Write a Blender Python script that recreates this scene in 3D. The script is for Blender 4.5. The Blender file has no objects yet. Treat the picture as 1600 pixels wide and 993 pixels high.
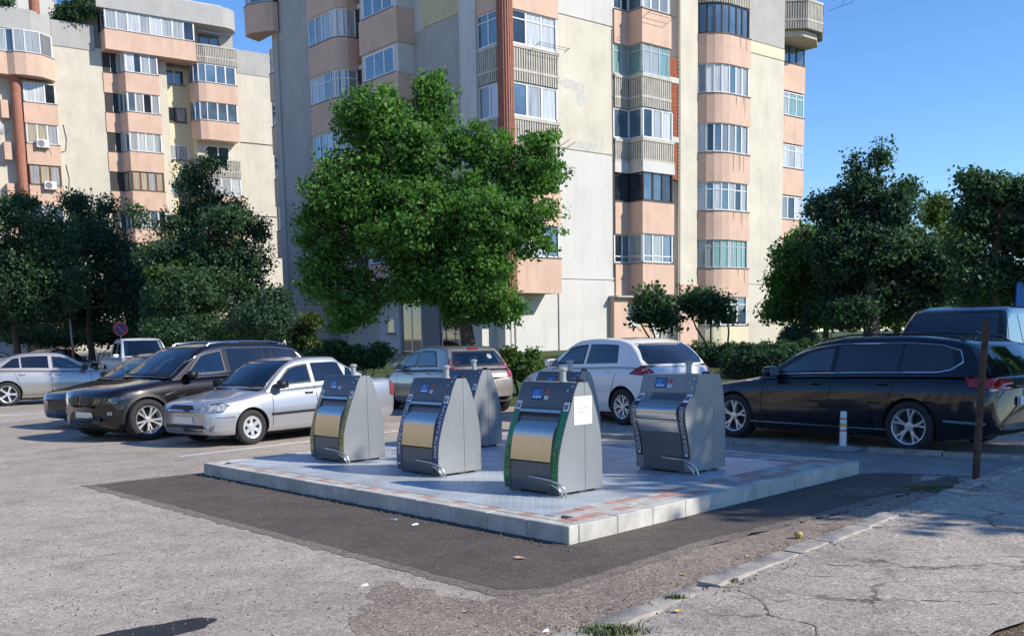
import bpy, bmesh, math, random
import numpy as np
from mathutils import Vector, Matrix
from mathutils.bvhtree import BVHTree
rnd = random.Random(7)
rng = np.random.default_rng(11)
scene = bpy.context.scene
COL = scene.collection

# ---------------------------------------------------------------- camera
CAM_H = 1.65
th = math.atan(200/1592.0); ro = math.radians(1.1)
fw = Vector((0, math.cos(th), -math.sin(th)))
r0 = Vector((1, 0, 0)); u0 = r0.cross(fw)
rt = r0*math.cos(ro) - u0*math.sin(ro); up = u0*math.cos(ro) + r0*math.sin(ro)
cd = bpy.data.cameras.new('camera'); cam = bpy.data.objects.new('camera', cd); COL.objects.link(cam)
M4 = Matrix(((rt.x, up.x, -fw.x, 0), (rt.y, up.y, -fw.y, 0), (rt.z, up.z, -fw.z, CAM_H), (0, 0, 0, 1)))
cam.matrix_world = M4
cd.sensor_width = 36; cd.lens = 36*1592/1600; cd.shift_y = 228.5/1600
cd.clip_start = 0.1; cd.clip_end = 3000
scene.camera = cam

# ---------------------------------------------------------------- light
SUN_AZ = Vector((0.955, -0.30, 0)).normalized(); SUN_EL = math.radians(35)
w = bpy.data.worlds.new('World'); scene.world = w; w.use_nodes = True
nt = w.node_tree; nt.nodes.clear()
sky = nt.nodes.new('ShaderNodeTexSky'); sky.sky_type = 'NISHITA'; sky.sun_disc = False
sky.sun_elevation = SUN_EL; sky.sun_rotation = math.atan2(SUN_AZ.x, SUN_AZ.y)
sky.air_density = 1.0; sky.dust_density = 0.0; sky.ozone_density = 6.0; sky.altitude = 80
bg = nt.nodes.new('ShaderNodeBackground'); bg.inputs[1].default_value = 0.15
wo = nt.nodes.new('ShaderNodeOutputWorld')
hs = nt.nodes.new('ShaderNodeHueSaturation'); hs.inputs['Saturation'].default_value = 1.12; hs.inputs['Hue'].default_value = .505
nt.links.new(sky.outputs[0], hs.inputs['Color']); nt.links.new(hs.outputs[0], bg.inputs[0]); nt.links.new(bg.outputs[0], wo.inputs[0])
ld = bpy.data.lights.new('sun', 'SUN'); ld.energy = 4.35; ld.angle = math.radians(0.55); ld.color = (1, 0.925, 0.81)
sun = bpy.data.objects.new('sun', ld); COL.objects.link(sun)
sdir = Vector((SUN_AZ.x*math.cos(SUN_EL), SUN_AZ.y*math.cos(SUN_EL), math.sin(SUN_EL)))
sun.rotation_euler = sdir.to_track_quat('Z', 'Y').to_euler(); sun.location = (30, -10, 40)
scene.view_settings.view_transform = 'Standard'; scene.view_settings.look = 'None'
scene.view_settings.exposure = 0.42; scene.view_settings.gamma = 1

# ---------------------------------------------------------------- materials
MATS = {}
def _new(name):
    m = bpy.data.materials.new(name); m.use_nodes = True; MATS[name] = m
    t = m.node_tree; b = t.nodes['Principled BSDF']; return m, t, b
def N(t, typ, **kw):
    n = t.nodes.new(typ)
    for k, v in kw.items(): setattr(n, k, v)
    return n
def ramp(t, src, stops):
    r = N(t, 'ShaderNodeValToRGB'); e = r.color_ramp.elements
    while len(e) > 1: e.remove(e[-1])
    e[0].position = stops[0][0]; e[0].color = (*stops[0][1], 1)
    for p, c in stops[1:]:
        x = e.new(p); x.color = (*c, 1)
    t.links.new(src, r.inputs[0]); return r.outputs[0]
def coord(t, kind='Object', scale=None):
    c = N(t, 'ShaderNodeTexCoord'); o = c.outputs[kind]
    if scale:
        m = N(t, 'ShaderNodeMapping'); m.inputs['Scale'].default_value = scale; t.links.new(o, m.inputs[0]); o = m.outputs[0]
    return o
def noise(t, vec, sc, det=4, rough=.55, out='Fac', dist=0):
    n = N(t, 'ShaderNodeTexNoise'); n.inputs['Scale'].default_value = sc; n.inputs['Detail'].default_value = det
    n.inputs['Roughness'].default_value = rough; n.inputs['Distortion'].default_value = dist
    t.links.new(vec, n.inputs['Vector']); return n.outputs[out]
def mixc(t, fac, a, b, mode='MIX'):
    m = N(t, 'ShaderNodeMix', data_type='RGBA', blend_type=mode)
    if isinstance(fac, (int, float)): m.inputs[0].default_value = fac
    else: t.links.new(fac, m.inputs[0])
    for i, x in ((6, a), (7, b)):
        if isinstance(x, tuple): m.inputs[i].default_value = (*x, 1)
        else: t.links.new(x, m.inputs[i])
    return m.outputs[2]
def bump(t, b, h, strength=.3, dist=.01):
    n = N(t, 'ShaderNodeBump'); n.inputs['Strength'].default_value = strength; n.inputs['Distance'].default_value = dist
    t.links.new(h, n.inputs['Height']); t.links.new(n.outputs[0], b.inputs['Normal'])
def mat(name, col, rough=.6, metal=0., var=.12, sc=3., coat=0., bmp=0., bsc=60., emis=None, streak=0., spec=None):
    """plain surface with soft blotchy variation, optional rain streaks and fine relief"""
    if name in MATS: return MATS[name]
    m, t, b = _new(name)
    v = coord(t)
    c = tuple(col)
    lo = tuple(x*(1-var) for x in c); hi = tuple(min(1, x*(1+var)) for x in c)
    cc = ramp(t, noise(t, v, sc, 5), [(.3, lo), (.7, hi)])
    if streak:
        v2 = coord(t, scale=(2.2, 2.2, .3))
        f = ramp(t, noise(t, v2, 1.2, 6), [(.5, (1, 1, 1)), (.75, (1-streak, 1-streak, 1-streak*.9))])
        cc = mixc(t, 1., cc, f, 'MULTIPLY')
    t.links.new(cc, b.inputs['Base Color'])
    b.inputs['Roughness'].default_value = rough; b.inputs['Metallic'].default_value = metal
    b.inputs['Coat Weight'].default_value = coat; b.inputs['Coat Roughness'].default_value = .04
    if spec is not None: b.inputs['Specular IOR Level'].default_value = spec
    if bmp: bump(t, b, noise(t, v, bsc, 4), bmp, .01)
    return m
def paint(name, col, metal=.0, rough=.35, dust_amt=.10, fleck=.006):
    m, t, b = _new(name)
    v = coord(t)
    n1 = noise(t, v, 2.5, 5)
    dust = ramp(t, n1, [(.35, col), (.8, tuple(x*.95+fleck for x in col))])
    # dust low on the body
    s = N(t, 'ShaderNodeSeparateXYZ'); t.links.new(v, s.inputs[0])
    mr = N(t, 'ShaderNodeMapRange'); mr.inputs[1].default_value = .15; mr.inputs[2].default_value = .6
    mr.inputs[3].default_value = dust_amt; mr.inputs[4].default_value = 0
    t.links.new(s.outputs[2], mr.inputs[0])
    cc = mixc(t, mr.outputs[0], dust, (.16, .14, .12))
    t.links.new(cc, b.inputs['Base Color'])
    b.inputs['Metallic'].default_value = metal; b.inputs['Roughness'].default_value = rough; b.inputs['Specular IOR Level'].default_value = .2
    b.inputs['Coat Weight'].default_value = 1; b.inputs['Coat Roughness'].default_value = .03
    return m
def glassm(name, col=(.02, .03, .035), rough=.04, curtain=None, spec=.5):
    m, t, b = _new(name)
    b.inputs['Roughness'].default_value = rough; b.inputs['Specular IOR Level'].default_value = spec
    b.inputs['Coat Weight'].default_value = 1; b.inputs['Coat Roughness'].default_value = .02
    if curtain:
        v = coord(t, scale=(14, 14, .3))
        c = ramp(t, noise(t, v, 1.6, 3), [(.35, tuple(x*.55 for x in curtain)), (.62, curtain)])
        t.links.new(c, b.inputs['Base Color'])
    else:
        c = ramp(t, noise(t, coord(t), .9, 2), [(.4, col), (.7, tuple(x*1.8+.01 for x in col))])
        t.links.new(c, b.inputs['Base Color'])
    return m
def ground_mat(name, base, speck, dark, blotch=.25, cell=95., cracks=0., stains=None, rough=.9):
    m, t, b = _new(name)
    v = coord(t)
    vo = N(t, 'ShaderNodeTexVoronoi'); vo.inputs['Scale'].default_value = cell; t.links.new(v, vo.inputs['Vector'])
    sep = N(t, 'ShaderNodeSeparateColor'); t.links.new(vo.outputs['Color'], sep.inputs[0])
    c = ramp(t, sep.outputs[0], [(.0, dark), (.16, dark), (.2, base), (.9, base), (.93, speck)])
    vo2 = N(t, 'ShaderNodeTexVoronoi'); vo2.inputs['Scale'].default_value = cell*.33; t.links.new(v, vo2.inputs['Vector'])
    s2 = N(t, 'ShaderNodeSeparateColor'); t.links.new(vo2.outputs['Color'], s2.inputs[0])
    g = ramp(t, s2.outputs[0], [(0, (.88, .88, .88)), (1, (1.10, 1.09, 1.08))])
    c = mixc(t, 1., c, g, 'MULTIPLY')
    n1 = noise(t, v, .35, 6, .6); n2 = noise(t, v, 2.3, 8, .7)
    k = 1-blotch
    c = mixc(t, 1., c, ramp(t, n1, [(.32, (k, k, k*1.02)), (.68, (1.12, 1.1, 1.06))]), 'MULTIPLY')
    c = mixc(t, 1., c, ramp(t, n2, [(.33, (.78, .77, .78)), (.55, (1.04, 1.03, 1.02))]), 'MULTIPLY')
    if stains:
        n3 = noise(t, v, .8, 5, .7, dist=.6)
        c = mixc(t, ramp(t, n3, [(.62, (0, 0, 0)), (.68, (.8, .8, .8))]), c, stains)
    h = vo.outputs['Distance']
    if cracks:
        wv = N(t, 'ShaderNodeVectorMath', operation='ADD')
        nn = noise(t, v, 1.7, 6, .7, out='Color'); sc_ = N(t, 'ShaderNodeVectorMath', operation='SCALE'); sc_.inputs['Scale'].default_value = .55
        t.links.new(nn, sc_.inputs[0]); t.links.new(v, wv.inputs[0]); t.links.new(sc_.outputs[0], wv.inputs[1])
        ve = N(t, 'ShaderNodeTexVoronoi', feature='DISTANCE_TO_EDGE'); ve.inputs['Scale'].default_value = cracks
        t.links.new(wv.outputs[0], ve.inputs['Vector'])
        f = ramp(t, ve.outputs[0], [(0, (1, 1, 1)), (.012, (.5, .5, .5)), (.022, (0, 0, 0))])
        br = ramp(t, noise(t, v, .9, 3), [(.45, (0, 0, 0)), (.58, (1, 1, 1))])
        f = mixc(t, 1., f, br, 'MULTIPLY')
        c = mixc(t, f, c, tuple(x*.3 for x in dark))
    t.links.new(c, b.inputs['Base Color']); b.inputs['Roughness'].default_value = rough
    b.inputs['Specular IOR Level'].default_value = .25
    bump(t, b, h, .4, .005)
    return m
def clearglass(name, tint=(.42, .55, .58), rough=.02):
    m = bpy.data.materials.new(name); m.use_nodes = True; t = m.node_tree; t.nodes.clear()
    o = N(t, 'ShaderNodeOutputMaterial'); g = N(t, 'ShaderNodeBsdfGlossy'); g.inputs['Roughness'].default_value = rough
    tr = N(t, 'ShaderNodeBsdfTransparent'); tr.inputs[0].default_value = (*tint, 1)
    f = N(t, 'ShaderNodeFresnel'); f.inputs[0].default_value = 1.6
    n = noise(t, coord(t), 1.2, 2); r = ramp(t, n, [(.3, (.08, .08, .08)), (.8, (.17, .17, .17))])
    a = N(t, 'ShaderNodeMath', operation='ADD'); t.links.new(f.outputs[0], a.inputs[0]); t.links.new(r, a.inputs[1])
    mx = N(t, 'ShaderNodeMixShader'); t.links.new(a.outputs[0], mx.inputs[0]); t.links.new(tr.outputs[0], mx.inputs[1]); t.links.new(g.outputs[0], mx.inputs[2])
    t.links.new(mx.outputs[0], o.inputs[0]); return m
def leafm(name, c1, c2, trans=.35, gloss=.55):
    m, t, b = _new(name)
    a = N(t, 'ShaderNodeAttribute', attribute_name='tint')
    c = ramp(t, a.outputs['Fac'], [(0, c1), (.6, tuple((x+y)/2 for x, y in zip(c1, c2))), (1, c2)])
    t.links.new(c, b.inputs['Base Color']); b.inputs['Roughness'].default_value = gloss; b.inputs['Specular IOR Level'].default_value = .28
    tr = N(t, 'ShaderNodeBsdfTranslucent'); ct = mixc(t, 1., c, (1.6, 1.9, .7), 'MULTIPLY'); t.links.new(ct, tr.inputs[0])
    mx = N(t, 'ShaderNodeMixShader'); mx.inputs[0].default_value = trans
    t.links.new(b.outputs[0], mx.inputs[1]); t.links.new(tr.outputs[0], mx.inputs[2])
    t.links.new(mx.outputs[0], t.nodes['Material Output'].inputs[0])
    return m

# ---------------------------------------------------------------- mesh helpers
class MB:
    def __init__(s): s.v = []; s.f = []; s.m = []
    def add(s, vs, fs, mi=0):
        o = len(s.v); s.v += [tuple(v) for v in vs]; s.f += [tuple(i+o for i in f) for f in fs]; s.m += [mi]*len(fs); return s
    def box(s, x0, x1, y0, y1, z0, z1, mi=0):
        return s.add([(x0,y0,z0),(x1,y0,z0),(x1,y1,z0),(x0,y1,z0),(x0,y0,z1),(x1,y0,z1),(x1,y1,z1),(x0,y1,z1)],
                     [(0,3,2,1),(4,5,6,7),(0,1,5,4),(1,2,6,5),(2,3,7,6),(3,0,4,7)], mi)
    def prism(s, pts, z0, z1, mi=0):
        a = sum(pts[i][0]*pts[(i+1)%len(pts)][1]-pts[(i+1)%len(pts)][0]*pts[i][1] for i in range(len(pts)))
        if a < 0: pts = pts[::-1]
        n = len(pts)
        vs = [(p[0],p[1],z0) for p in pts]+[(p[0],p[1],z1) for p in pts]
        return s.add(vs, [tuple(range(n))[::-1], tuple(range(n,2*n))]+[(i,(i+1)%n,(i+1)%n+n,i+n) for i in range(n)], mi)
    def tube(s, pts, rads, seg=8, mi=0, cap=True):
        pts = [Vector(p) for p in pts]; n = len(pts)
        if isinstance(rads, (int, float)): rads = [rads]*n
        vs = []; ref = None
        for i, p in enumerate(pts):
            d = (pts[min(i+1,n-1)]-pts[max(i-1,0)]); d = d.normalized() if d.length > 1e-9 else Vector((0,0,1))
            if ref is None:
                ref = d.orthogonal().normalized()
            ref = (ref - d*ref.dot(d)); ref = ref.normalized() if ref.length > 1e-6 else d.orthogonal().normalized()
            b = d.cross(ref)
            for k in range(seg):
                a = 2*math.pi*k/seg; vs.append(p+(ref*math.cos(a)+b*math.sin(a))*rads[i])
        fs = [(i*seg+k, i*seg+(k+1)%seg, (i+1)*seg+(k+1)%seg, (i+1)*seg+k) for i in range(n-1) for k in range(seg)]
        if cap: fs += [tuple(range(seg))[::-1], tuple(range((n-1)*seg, n*seg))]
        return s.add(vs, fs, mi)
    def lathe(s, prof, seg=24, axis='z', c=(0,0,0), mi=0, close=False):
        vs = []
        for r, h in prof:
            for k in range(seg):
                a = 2*math.pi*k/seg; x, y = r*math.cos(a), r*math.sin(a)
                vs.append((c[0]+x, c[1]+y, c[2]+h) if axis == 'z' else (c[0]+x, c[1]+h, c[2]+y))
        n = len(prof); rngn = n if close else n-1
        fs = [(i*seg+k, i*seg+(k+1)%seg, ((i+1)%n)*seg+(k+1)%seg, ((i+1)%n)*seg+k) for i in range(rngn) for k in range(seg)]
        if axis != 'z': fs = [f[::-1] for f in fs]
        return s.add(vs, fs, mi)
    def build(s, name, mats, parent=None, smooth=None, kind=None, loc=None, rot=None):
        me = bpy.data.meshes.new(name); me.from_pydata(s.v, [], s.f)
        if not isinstance(mats, (list, tuple)): mats = [mats]
        for m in mats: me.materials.append(m)
        if len(mats) > 1: me.polygons.foreach_set('material_index', s.m)
        if smooth is not None: smooth_mesh(me, smooth)
        me.update()
        return link(name, me, parent, kind, loc, rot)
def link(name, me, parent=None, kind=None, loc=None, rot=None):
    o = bpy.data.objects.new(name, me); COL.objects.link(o)
    if parent: o.parent = parent
    if kind: o['kind'] = kind
    if loc is not None: o.location = loc
    if rot is not None: o.rotation_euler = (0, 0, rot) if isinstance(rot, (int, float)) else rot
    return o
def smooth_mesh(me, ang=40):
    bm = bmesh.new(); bm.from_mesh(me); a = math.radians(ang)
    for f in bm.faces: f.smooth = True
    for e in bm.edges:
        e.smooth = not (len(e.link_faces) == 2 and e.calc_face_angle(0) > a)
    bm.to_mesh(me); bm.free()
def bevel_obj(o, wdt=.01, seg=1):
    bm = bmesh.new(); bm.from_mesh(o.data)
    bmesh.ops.remove_doubles(bm, verts=bm.verts, dist=1e-5)
    es = [e for e in bm.edges if len(e.link_faces) == 2 and e.calc_face_angle(0) > .6]
    bmesh.ops.bevel(bm, geom=es, offset=wdt, segments=seg, affect='EDGES', profile=.5)
    bm.to_mesh(o.data); bm.free(); return o
def tag(o, label, cat, group=None):
    o['label'] = label; o['category'] = cat
    if group: o['group'] = group
    return o
def thing(name, label, cat, loc=(0,0,0), rotz=0, group=None):
    o = bpy.data.objects.new(name, None); o.empty_display_size = .2; COL.objects.link(o)
    o.location = loc; o.rotation_euler = (0, 0, rotz); return tag(o, label, cat, group)
def setting(name, loc=(0,0,0), rotz=0):
    o = bpy.data.objects.new(name, None); COL.objects.link(o); o.location = loc; o.rotation_euler = (0,0,rotz); o['kind'] = 'structure'; return o
def copy_part(o, parent, loc=None):
    c = o.copy(); COL.objects.link(c); c.parent = parent
    if loc is not None: c.location = loc
    return c
def pchip(P):
    xs = [p[0] for p in P]; ys = [p[1] for p in P]; n = len(xs)
    h = [xs[i+1]-xs[i] for i in range(n-1)]; d = [(ys[i+1]-ys[i])/h[i] for i in range(n-1)]
    m = [0]*n; m[0] = d[0]; m[-1] = d[-1]
    for i in range(1, n-1):
        if d[i-1]*d[i] > 0:
            w1 = 2*h[i]+h[i-1]; w2 = h[i]+2*h[i-1]; m[i] = (w1+w2)/(w1/d[i-1]+w2/d[i])
    def f(x):
        if x <= xs[0]: return ys[0]
        if x >= xs[-1]: return ys[-1]
        i = 0
        while x > xs[i+1]: i += 1
        t = (x-xs[i])/h[i]; t2 = t*t; t3 = t2*t
        return (2*t3-3*t2+1)*ys[i]+(t3-2*t2+t)*h[i]*m[i]+(-2*t3+3*t2)*ys[i+1]+(t3-t2)*h[i]*m[i+1]
    return f
def text_geo(s, size, spacing=1.):
    cu = bpy.data.curves.new('txt', 'FONT'); cu.body = s; cu.size = size; cu.resolution_u = 3; cu.space_character = spacing
    ob = bpy.data.objects.new('txt', cu); COL.objects.link(ob)
    me = bpy.data.meshes.new_from_object(ob.evaluated_get(bpy.context.evaluated_depsgraph_get()))
    vs = [tuple(v.co) for v in me.vertices]; fs = [tuple(p.vertices) for p in me.polygons]
    bpy.data.objects.remove(ob); bpy.data.curves.remove(cu); bpy.data.meshes.remove(me)
    return vs, fs
# ---------------------------------------------------------------- palette
ASPHALT = ground_mat('old asphalt', (.408, .358, .306), (.56, .52, .46), (.27, .235, .20), .24, 85, cracks=.0, stains=(.20, .185, .17))
FRESH = ground_mat('new asphalt', (.118, .100, .087), (.17, .15, .135), (.088, .075, .067), .25, 90)
TAR = ground_mat('tar', (.034, .036, .042), (.05, .05, .055), (.025, .027, .03), .1, 120, rough=.7)
CONC = ground_mat('worn concrete', (.43, .385, .335), (.60, .55, .49), (.27, .235, .205), .34, 70, cracks=.8, stains=(.58, .545, .50))
PAVE = ground_mat('grey pavement', (.30, .285, .27), (.40, .39, .38), (.20, .195, .185), .2, 80)
DIRT = ground_mat('dirt', (.15, .12, .09), (.3, .27, .23), (.07, .055, .04), .3, 60)
GRASS_G = ground_mat('lawn soil', (.075, .11, .035), (.16, .17, .06), (.04, .05, .02), .35, 30)
KERB = mat('kerb concrete', (.50, .485, .44), .85, var=.26, sc=4, bmp=.5, bsc=90, streak=.15)
KERB_OLD = mat('old kerb concrete', (.335, .305, .27), .9, var=.3, sc=8, bmp=.6, bsc=60)
BLK_C = mat('cream paving block', (.47, .45, .40), .85, var=.15, sc=9, bmp=.25, bsc=120)
BLK_G = mat('grey paving block', (.30, .31, .32), .85, var=.15, sc=9, bmp=.25, bsc=120)
BLK_R = mat('red paving block', (.45, .27, .22), .85, var=.18, sc=9, bmp=.25, bsc=120)
WHITE_LINE = mat('white road paint', (.62, .61, .57), .7, var=.25, sc=14)
STEEL_PL = mat('galvanised plate', (.42, .46, .49), .5, .15, var=.24, sc=2.6, bmp=.1, bsc=30)
JOINT = mat('dark joint', (.035, .035, .035), .9)

# ---------------------------------------------------------------- ground
def sheet(name, poly, z, m, kind='structure', parent=None, jag=0, step=.12, seed=1):
    r = random.Random(seed); pts = []
    n = len(poly)
    for i in range(n):
        a = Vector(poly[i]).to_2d(); b = Vector(poly[(i+1)%n]).to_2d(); L = (b-a).length
        k = max(1, int(L/step)) if jag else 1
        nn = Vector((-(b-a).y, (b-a).x))/max(L, 1e-6)
        for j in range(k):
            p = a.lerp(b, j/k)
            if jag and 0 < j: p = p+nn*r.gauss(0, jag)
            pts.append((p.x, p.y))
    a = sum(pts[i][0]*pts[(i+1)%len(pts)][1]-pts[(i+1)%len(pts)][0]*pts[i][1] for i in range(len(pts)))
    if a < 0: pts = pts[::-1]
    bm = bmesh.new(); f = bm.faces.new([bm.verts.new((x, y, z)) for x, y in pts])
    bmesh.ops.triangulate(bm, faces=[f]); me = bpy.data.meshes.new(name); bm.to_mesh(me); bm.free(); me.materials.append(m)
    return link(name, me, parent, kind)
def smooth01(x): x = min(1, max(0, x)); return x*x*(3-2*x)
def terr(X, Y):
    # the plots of the blocks lie about a metre above the car park on the right-hand side
    d = Y + .25*X
    a = smooth01((X+9)/7.0)
    s0 = 24.5
    return .98*min(1, max(0, (d-s0)/14.5))*a
# one sheet to the horizon
sheet('ground', [(-900, -400), (900, -400), (900, 1500), (-900, 1500)], -.0135, ASPHALT)
# raised lawn: height-field grid, only where it rises above the asphalt
def lawn():
    vs = []; fs = []; nx, ny = 90, 90
    X0, X1, Y0, Y1 = -9, 240, 22.0, 420
    for j in range(ny+1):
        for i in range(nx+1):
            x = X0+(X1-X0)*(i/nx)**2.0; y = Y0+(Y1-Y0)*(j/ny)**2.4
            z = terr(x, y)
            vs.append((x, y, z-.05 if z <= 0 else z+.012+.02*math.sin(x*3.1+y*2.3)))
    for j in range(ny):
        for i in range(nx):
            a = j*(nx+1)+i; fs.append((a, a+1, a+nx+2, a+nx+1))
    return MB().add(vs, fs).build('lawn', GRASS_G, kind='structure', smooth=60)
lawn()
K0 = Vector((.10, 5.2)); KD = (Vector((5.55, 11.45))-Vector((.10, 5.2))).normalized(); KN = Vector((KD.y, -KD.x))
def kp(u, v): p = K0+KD*u+KN*v; return (p.x, p.y)
a_ = Vector((-.672, .741)); b_ = Vector((.694, .72)); Fc = Vector((.445, 7.98)); PL, PR = 6.45, 5.15
def pad(u, v): p = Fc+a_*u+b_*v; return (p.x, p.y)
sheet('fresh_asphalt_strip', [(-4.95, 11.98), (-.10, 6.58), (.25, 6.62), (1.50, 8.05), (2.9, 9.3), (4.2, 10.6), (4.6, 11.6), (4.1, 11.9), pad(3, 3), (-3.9, 12.95)], -.0084, FRESH, jag=.009, step=.12)
sheet('tar_patch', [(-2.55, 5.55), (-2.33, 5.80), (-2.05, 5.98), (-1.93, 6.05), (-1.80, 6.02), (-1.82, 5.82), (-1.95, 5.68), (-2.0, 5.3), (-2.4, 5.2)], -.0115, TAR, jag=.012, step=.06)
BROWN = ground_mat('brown gravelly asphalt', (.300, .248, .202), (.50, .45, .39), (.17, .135, .105), .3, 75)
MARGIN = ground_mat('dusty patch margin', (.225, .19, .16), (.34, .30, .265), (.14, .115, .098), .3, 80)
sheet('gravelly_strip', [(-.75, 4.9), (.0, 5.1), kp(.2, .02), kp(3.0, .02), kp(6.6, .02), (4.3, 10.6), (2.9, 9.2), (1.50, 7.9), (.4, 6.7), (-.2, 6.3), (-.9, 6.9), (-1.0, 6.0)], -.0118, BROWN, jag=.035, step=.09, seed=4)
sheet('patch_margin', [(-5.14, 11.98), (-.12, 6.42), (.30, 6.47), (1.58, 7.93), (2.95, 9.15), (4.3, 10.50), (4.7, 11.6), (4.1, 11.95), pad(3, 3), (-3.9, 13.10)], -.0101, MARGIN, jag=.016, step=.07, seed=8)
# pavement between pad and street kerb
sheet('pavement', [(-1.25, 18.55), (6.6, 12.45), (9.5, 10.2), (7.2, 8.0), (5.35, 11.2), (4.3, 11.75), pad(0, PR), pad(PL, PR)], -.0065, PAVE, jag=.01, step=.3)
sheet('dirt_patch', [(3.1, 9.9), (3.9, 10.3), (4.9, 10.72), (5.3, 11.1), (4.9, 11.35), (4.4, 11.0), (3.5, 10.6)], -.0045, DIRT, jag=.04, step=.1)
sw = setting('sidewalk')
K0_ = Vector((.10, 5.2)); KD = (Vector((5.55, 11.45))-Vector((.10, 5.2))).normalized(); KN = Vector((KD.y, -KD.x))
def kp(u, v): p = K0+KD*u+KN*v; return (p.x, p.y)
o = sheet('slab', [kp(-4, .13), kp(8.6, .13), kp(8.6, 3.1), kp(5.0, 2.6), kp(3.6, 2.3), kp(2.6, 1.95), kp(1.2, 1.75), kp(-4, 1.6)], .045, CONC, kind=None, parent=sw, jag=.025, step=.15)
sheet('dirt_verge', [kp(-4, 1.3), kp(9.2, 2.2), kp(9.2, 9), kp(-4, 9)], .008, DIRT, jag=.02, step=.3)
u = -3.6
kr = random.Random(5)
while u < 8.3:
    L = kr.uniform(.42, .75); dz = kr.gauss(0, .008); dv = kr.gauss(0, .012); sh = kr.uniform(0, .015)
    mb = MB(); nseg = 5; vs = []
    for i in range(nseg+1):
        x = u+L*i/nseg
        j1, j2 = kr.gauss(0, .007), kr.gauss(0, .007)
        e = .02 if i in (0, nseg) else 0
        for (vv, zz) in ((-.015+dv+j1+e*.4, -.03), (0.0+dv+j1+e, .038+dz), (.02+dv, .060+dz-e*.4), (.165+dv+j2, .056+dz-e*.3), (.18+dv+j2, .03)):
            p = kp(x, vv); vs.append((p[0], p[1], zz))
    fs = [(i*5+k, i*5+k+1, (i+1)*5+k+1, (i+1)*5+k) for i in range(nseg) for k in range(4)]+[(0,1,2,3,4), tuple(nseg*5+k for k in (4,3,2,1,0))]
    fs = [f[::-1] for f in fs]
    mb.add(vs, fs).build('kerb_stone', KERB_OLD, sw, smooth=50)
    u += L + kr.choice([.008, .01, .015, .05])
# cracks worn through the slab: shallow dark grooves following wandering lines
CR = mat('crack shade', (.11, .09, .072), .95)
def crack(pts, wd, seed, z=.0475):
    r = random.Random(seed); P = []
    for i in range(len(pts)-1):
        a = Vector(pts[i]); b = Vector(pts[i+1]); k = max(2, int((b-a).length/.05))
        for j in range(k): P.append(a.lerp(b, j/k)+Vector((r.gauss(0, .017), r.gauss(0, .017))))
    P.append(Vector(pts[-1])); vs = []; n = len(P)
    for i, p in enumerate(P):
        d = (P[min(i+1, n-1)]-P[max(0, i-1)]); d = d.normalized(); q = Vector((-d.y, d.x)); ww = wd*max(.06, r.gauss(.5, .38))*(1-.85*abs(2*i/n-1)**2)*(.35+.65*abs(math.sin(i*.37+seed)))
        vs += [(p.x+q.x*ww, p.y+q.y*ww, z), (p.x-q.x*ww, p.y-q.y*ww, z)]
    MB().add(vs, [(2*i, 2*i+1, 2*i+3, 2*i+2) for i in range(n-1)]).build('crack', CR, sw)
crack([(1.75, 7.0), (2.25, 6.85), (2.9, 6.75), (3.3, 6.62), (3.75, 6.75)], .012, 1)
crack([(1.25, 6.1), (1.6, 6.0), (2.0, 5.98), (2.5, 5.9), (2.9, 5.75)], .012, 2)
crack([(1.3, 6.4), (1.5, 6.0), (1.45, 5.7), (1.65, 5.4), (1.6, 5.1)], .011, 3)
crack([(2.3, 7.5), (2.6, 7.35), (3.1, 7.3)], .007, 4)
crack([(2.6, 6.3), (2.75, 6.1), (3.1, 6.05), (3.4, 6.2)], .007, 5)
crack([(2.9, 7.0), (3.4, 7.05), (3.9, 6.95)], .008, 6)
crack([(1.9, 6.6), (2.3, 6.45), (2.55, 6.5)], .007, 7)
# street kerb in front of the black estate
sk = setting('street_kerb')
A0 = Vector((-1.30, 18.66)); A1 = Vector((11.95, 8.28)); D = (A1-A0).normalized(); Q = Vector((D.y, -D.x))
x = 0; k = 0
while x < (A1-A0).length:
    L = .98
    p = [A0+D*(x+.01)-Q*.05, A0+D*(x+L-.01)-Q*.05, A0+D*(x+L-.01)+Q*.07, A0+D*(x+.01)+Q*.07]
    if not (6.8 < x < 7.6): MB().prism([(q.x, q.y) for q in p], -.02, .055+kr.gauss(0, .006)).build('kerb_stone', KERB_OLD, sk)
    x += L
# parking lines
def line(p, q, wd=.11, name='parking_line', z=-.0117):
    p = Vector(p); q = Vector(q); d = (q-p).normalized(); n = Vector((-d.y, d.x))*wd/2
    return sheet(name, [tuple(p+n), tuple(p-n), tuple(q-n), tuple(q+n)], z, WHITE_LINE, jag=.006, step=.15)
PD = Vector((.628, .778)); LN = Vector((.778, -.628))
line((-4.90, 14.93), (-1.6, 19.0))
line((-12.33, 24.6), (-11.2, 26.0), .12); line((-16, 22.9), (-10.2, 25.4), .10); line((-9.7, 20.6), (-6.7, 24.3)); line((-7.35, 17.7), (-4.2, 21.6))
line((-12.05, 22.55), (-11.0, 22.9), .16)
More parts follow.
